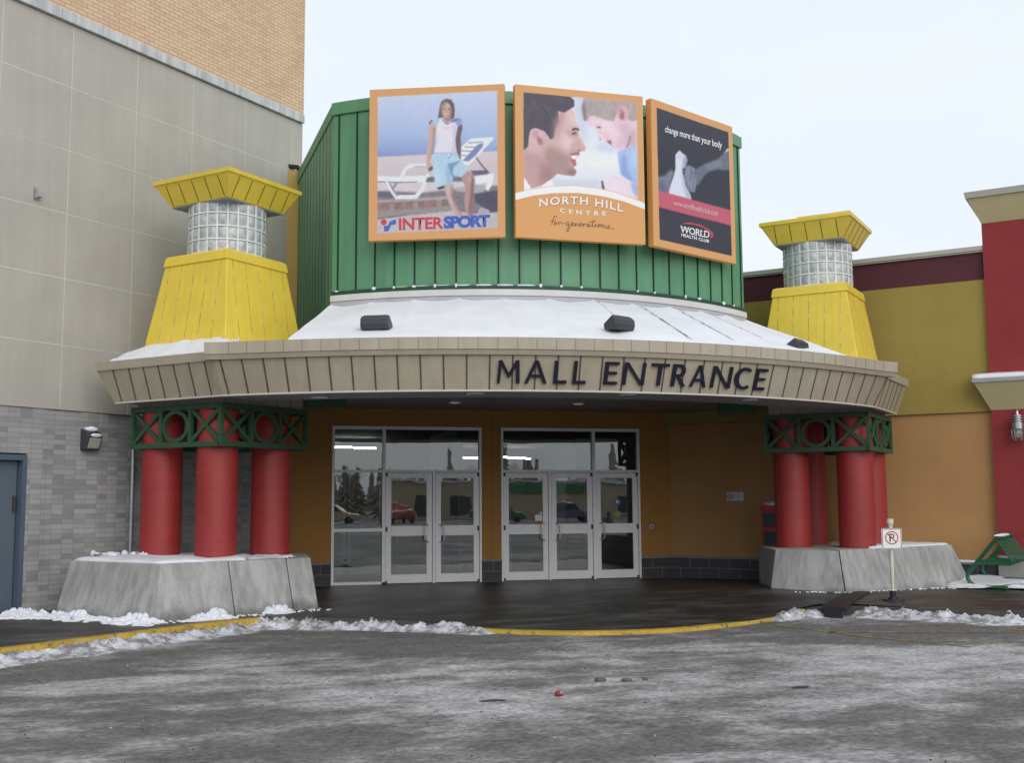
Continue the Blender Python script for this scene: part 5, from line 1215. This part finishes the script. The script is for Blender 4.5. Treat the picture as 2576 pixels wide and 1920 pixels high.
# ---------------------------------------------------------------- litter on the road and pavement
g = blob(.042, .03, .024, 9, 8); o = g.build('litter', mat('litter_red', (.24, .02, .03), .4, col2=(.7, .6, .6), thr=.58, soft=.02, s2=30)); o.location = (-2.25, -11.66, -.10); tag(o, 'crumpled red wrapper lying on the icy asphalt', 'litter')
for (x, y, a, b, lb) in ((-1.66, -11.04, .06, .03, 'largest dark clod of icy dirt on the road'), (-1.42, -11.1, .05, .02, 'flat middle clod of icy dirt on the road'), (-1.24, -11.1, .03, .02, 'small dark clod at the end of the row of three')):
    o = blob(a, a*.6, b, x*9, 10).build('dirt_clod', mat('dirt_ice', (.10, .09, .09), .8, .3, 20., .6, 40.)); o.location = (x, y, -.11); tag(o, lb, 'dirt clod', 'dirt clods on the road')
o = blob(.08, .02, .012, 2, 8).build('litter', mat('litter_dark', (.05, .05, .06), .7)); o.location = (-.08, -11.9, -.11); tag(o, 'thin dark scrap on the snowy asphalt at right', 'litter')
o = blob(.11, .02, .01, 7, 8).build('litter', MATS['litter_dark']); o.location = (-2.86, -11.75, -.113); tag(o, 'flat dark scrap near the red wrapper', 'litter')
dc = thing('drain_cover', 'dark brown channel plate crossing the pavement to the kerb', 'drain cover', (3.30, -6.78, -.03), math.atan2(1.6, 1.44))
MB().loft([[(x, y, z+h) for y, h in ((-.17, -.03), (.17, -.03), (.17, .012), (-.17, .012))] for x, z in ((0, .06), (.5, .078), (1.2, .098), (2.05, .118))]).build('plate', mat('drain_brown', (.022, .016, .014), .6, .2, 5.), dc, bevel=.005)
MB().box(-.05, -.003, -.13, .13, -.09, .045).build('outlet', BLK, dc)
# flakes and crumbs of snow round the plinths
g = MB()
for i in range(190):
    if i < 110: t = random.random(); x, y = lerp((-5.9, -5.85), (-3.7, -4.55), t); x += random.gauss(0, .07); y += random.gauss(0, .07)
    else: x = random.uniform(3.6, 7); y = -5.35+abs(x-4.4)*.38-random.random()*.15
    q = blob(random.uniform(.008, .03), random.uniform(.008, .02), random.uniform(.005, .015), i, 4); g.add([(p[0]+x, p[1]+y, p[2]+crown(x, y)+.005) for p in q.v], q.f)
o = g.build('snow', SNOW, smooth='all'); o['kind'] = 'stuff'; o['label'] = 'crumbs of snow scattered at the foot of the concrete blocks'

# ---------------------------------------------------------------- what the glass reflects: parked cars and trees across the lot
def car(x, y, rz, col, label):
    T = thing('parked_car', label, 'car', (x, y, -.12), rz, 'cars parked across the lot'); cm = mat('car_'+label.split()[0], col, .25, .03, spec=.6)
    prof = [(-2.1, .35), (-2.15, .7), (-1.95, .88), (-1.5, .93), (-.9, 1.38), (.45, 1.42), (1.1, .98), (1.9, .86), (2.12, .62), (2.1, .32)]
    g = MB(); g.loft([[(px, yy, pz) for px, pz in prof] for yy in (-.86, .86)]); g.build('body', cm, T, bevel=.08)
    gl = mat('car_glass', (.02, .025, .03), .08, spec=.7)
    for s_ in (-1, 1): MB().loft([[(px, s_*.865, pz) for px, pz in ((-1.3, .96), (-.85, 1.31), (.4, 1.34), (.9, 1.0))], [(px, s_*.875, pz) for px, pz in ((-1.3, .96), (-.85, 1.31), (.4, 1.34), (.9, 1.0))]]).build('side_window', gl, T)
    for wx in (-1.35, 1.35):
        for s_ in (-1, 1):
            o = MB().loft([[(wx+.32*cos(2*pi*i/20), yy, .32+.32*sin(2*pi*i/20)) for i in range(20)] for yy in (s_*.70, s_*.88)]).build('wheel', BLK, T)
    return T
for x, y, a, c, lb in ((-9, -58, .3, (.03, .03, .035), 'black car parked across the lot, reflected in the door glass'), (-3, -63, 1.4, (.45, .46, .48), 'silver car parked across the lot, reflected in the door glass'), (2.5, -60, .2, (.55, .42, .30), 'beige car parked across the lot, reflected in the door glass'),
                       (8, -64, 1.5, (.35, .04, .04), 'red car parked across the lot, reflected in the door glass'), (15, -60, .2, (.05, .16, .08), 'green car parked across the lot, reflected in the door glass'), (-15, -66, 1.5, (.6, .6, .62), 'white car parked across the lot, reflected in the door glass'),
                       (21, -62, .1, (.10, .12, .2), 'dark blue car parked across the lot, reflected in the door glass'), (-21, -61, .1, (.25, .22, .18), 'brown car parked across the lot, reflected in the door glass')):
    car(x, y, a, c, lb)
g = MB(); rs = random.Random(8)
def twig(p, d_, l_, r_, dep):
    q = p+d_*l_; g.tube([p, q], [r_, r_*.6], 4)
    if dep == 0: return
    for _ in range(4 if dep > 1 else 5):
        e = (d_+Vector((rs.uniform(-.8, .8), rs.uniform(-.8, .8), rs.uniform(-.1, .7)))).normalized(); twig(p.lerp(q, rs.uniform(.5, 1)), e, l_*rs.uniform(.55, .8), r_*.55, dep-1)
for k in range(120):
    x = -45+k*.85+rs.uniform(-1, 1); y = -92+rs.uniform(-12, 12)
    if k % 3 == 1:
        h = rs.uniform(4, 7.5)
        for j in range(60):
            z = h*(.08+.92*j/60); rr_ = (h-z)*.24+.1; a = j*2.4; g.tube([(x, y, z), (x+rr_*cos(a), y+rr_*sin(a), z-.35)], [.28, .05], 4)
        g.tube([(x, y, 0), (x, y, h)], [.2, .04], 5)
    else: twig(Vector((x, y, -.2)), Vector((0, 0, 1)), rs.uniform(1.5, 2.5), .12, 4 if 0 < x < 45 and k % 2 else 3)
for k in range(170):
    x = -60+k*.85; y = -112+rs.uniform(-4, 4); h = rs.uniform(2.5, 5)
    for j in range(5): z = h*(.1+.16*j); g.loft([[(x+q*cos(a), y+q*sin(a), zz) for a in [2*pi*i/7+j for i in range(7)]] for q, zz in ((h*.28*(1-j*.16), z), (.05, z+h*.34))])
o = g.build('treeline', mat('bare_bark', (.33, .285, .24), .9, .2, 1.)); o['kind'] = 'stuff'; o['label'] = 'bare trees and spruces beyond the parking lot, reflected in the door glass'

# ---------------------------------------------------------------- fixture on the gold parapet
SCM = thing('security_camera', 'small black fixture on top of the gold parapet beside the drum', 'camera', (-3.85, .02, 7.87), rad(-25))
MB().bar((.05, 0, .0), (.02, 0, .09), .03, .03, (0, 1, 0)).build('mount', BLK, SCM)
MB().loft([[(-.17, y, z) for y, z in ((-.05, .06), (.05, .06), (.05, .13), (-.05, .13))], [(.08, y, z) for y, z in ((-.05, .02), (.05, .02), (.05, .09), (-.05, .09))]]).build('housing', BLK, SCM, bevel=.01)

g = MB(); rs = random.Random(12)
for i in range(520):
    x = rs.uniform(-9, 6); y = rs.uniform(-16, -7.6)+(0 if abs(x) < 3 else -.8); q = rs.uniform(.004, .011)*(1.6 if rs.random() < .06 else 1)
    g.add([(x+q, y, -.118), (x-q, y+.3*q, -.118), (x, y+q, -.118), (x, y-q, -.118), (x+.2*q, y, -.118+q*.9)], [(0, 2, 4), (2, 1, 4), (1, 3, 4), (3, 0, 4)])
o = g.build('gravel', mat('road_grit', (.05, .045, .045), .8, .3, 1., col2=(.5, .5, .52), thr=.56, soft=.02, s2=3.)); o['kind'] = 'stuff'; o['label'] = 'grit and crumbs of ice scattered on the asphalt'

ST = thing('distant_store', 'long low tan store with a green band across the lot, reflected in the door glass', 'building', (24, -78, -.12), pi)
MB().box(-14, 14, 0, 10, 0, 3.3).build('wall', mat('store_tan', (.50, .40, .27), .8), ST)
MB().box(-5, 5, -.15, -.01, 2.2, 3.1).build('sign_band', mat('store_green', (.06, .22, .1), .6), ST)
MB().box(-14.2, 14.2, -.2, 10.2, 3.31, 3.5).build('roof_edge', mat('store_roof', (.7, .7, .74), .7), ST)
for x in (-11, -8, 8, 11): MB().box(x-1.1, x+1.1, -.05, -.01, .3, 2.1).build('window', mat('store_window', (.05, .06, .07), .2), ST)
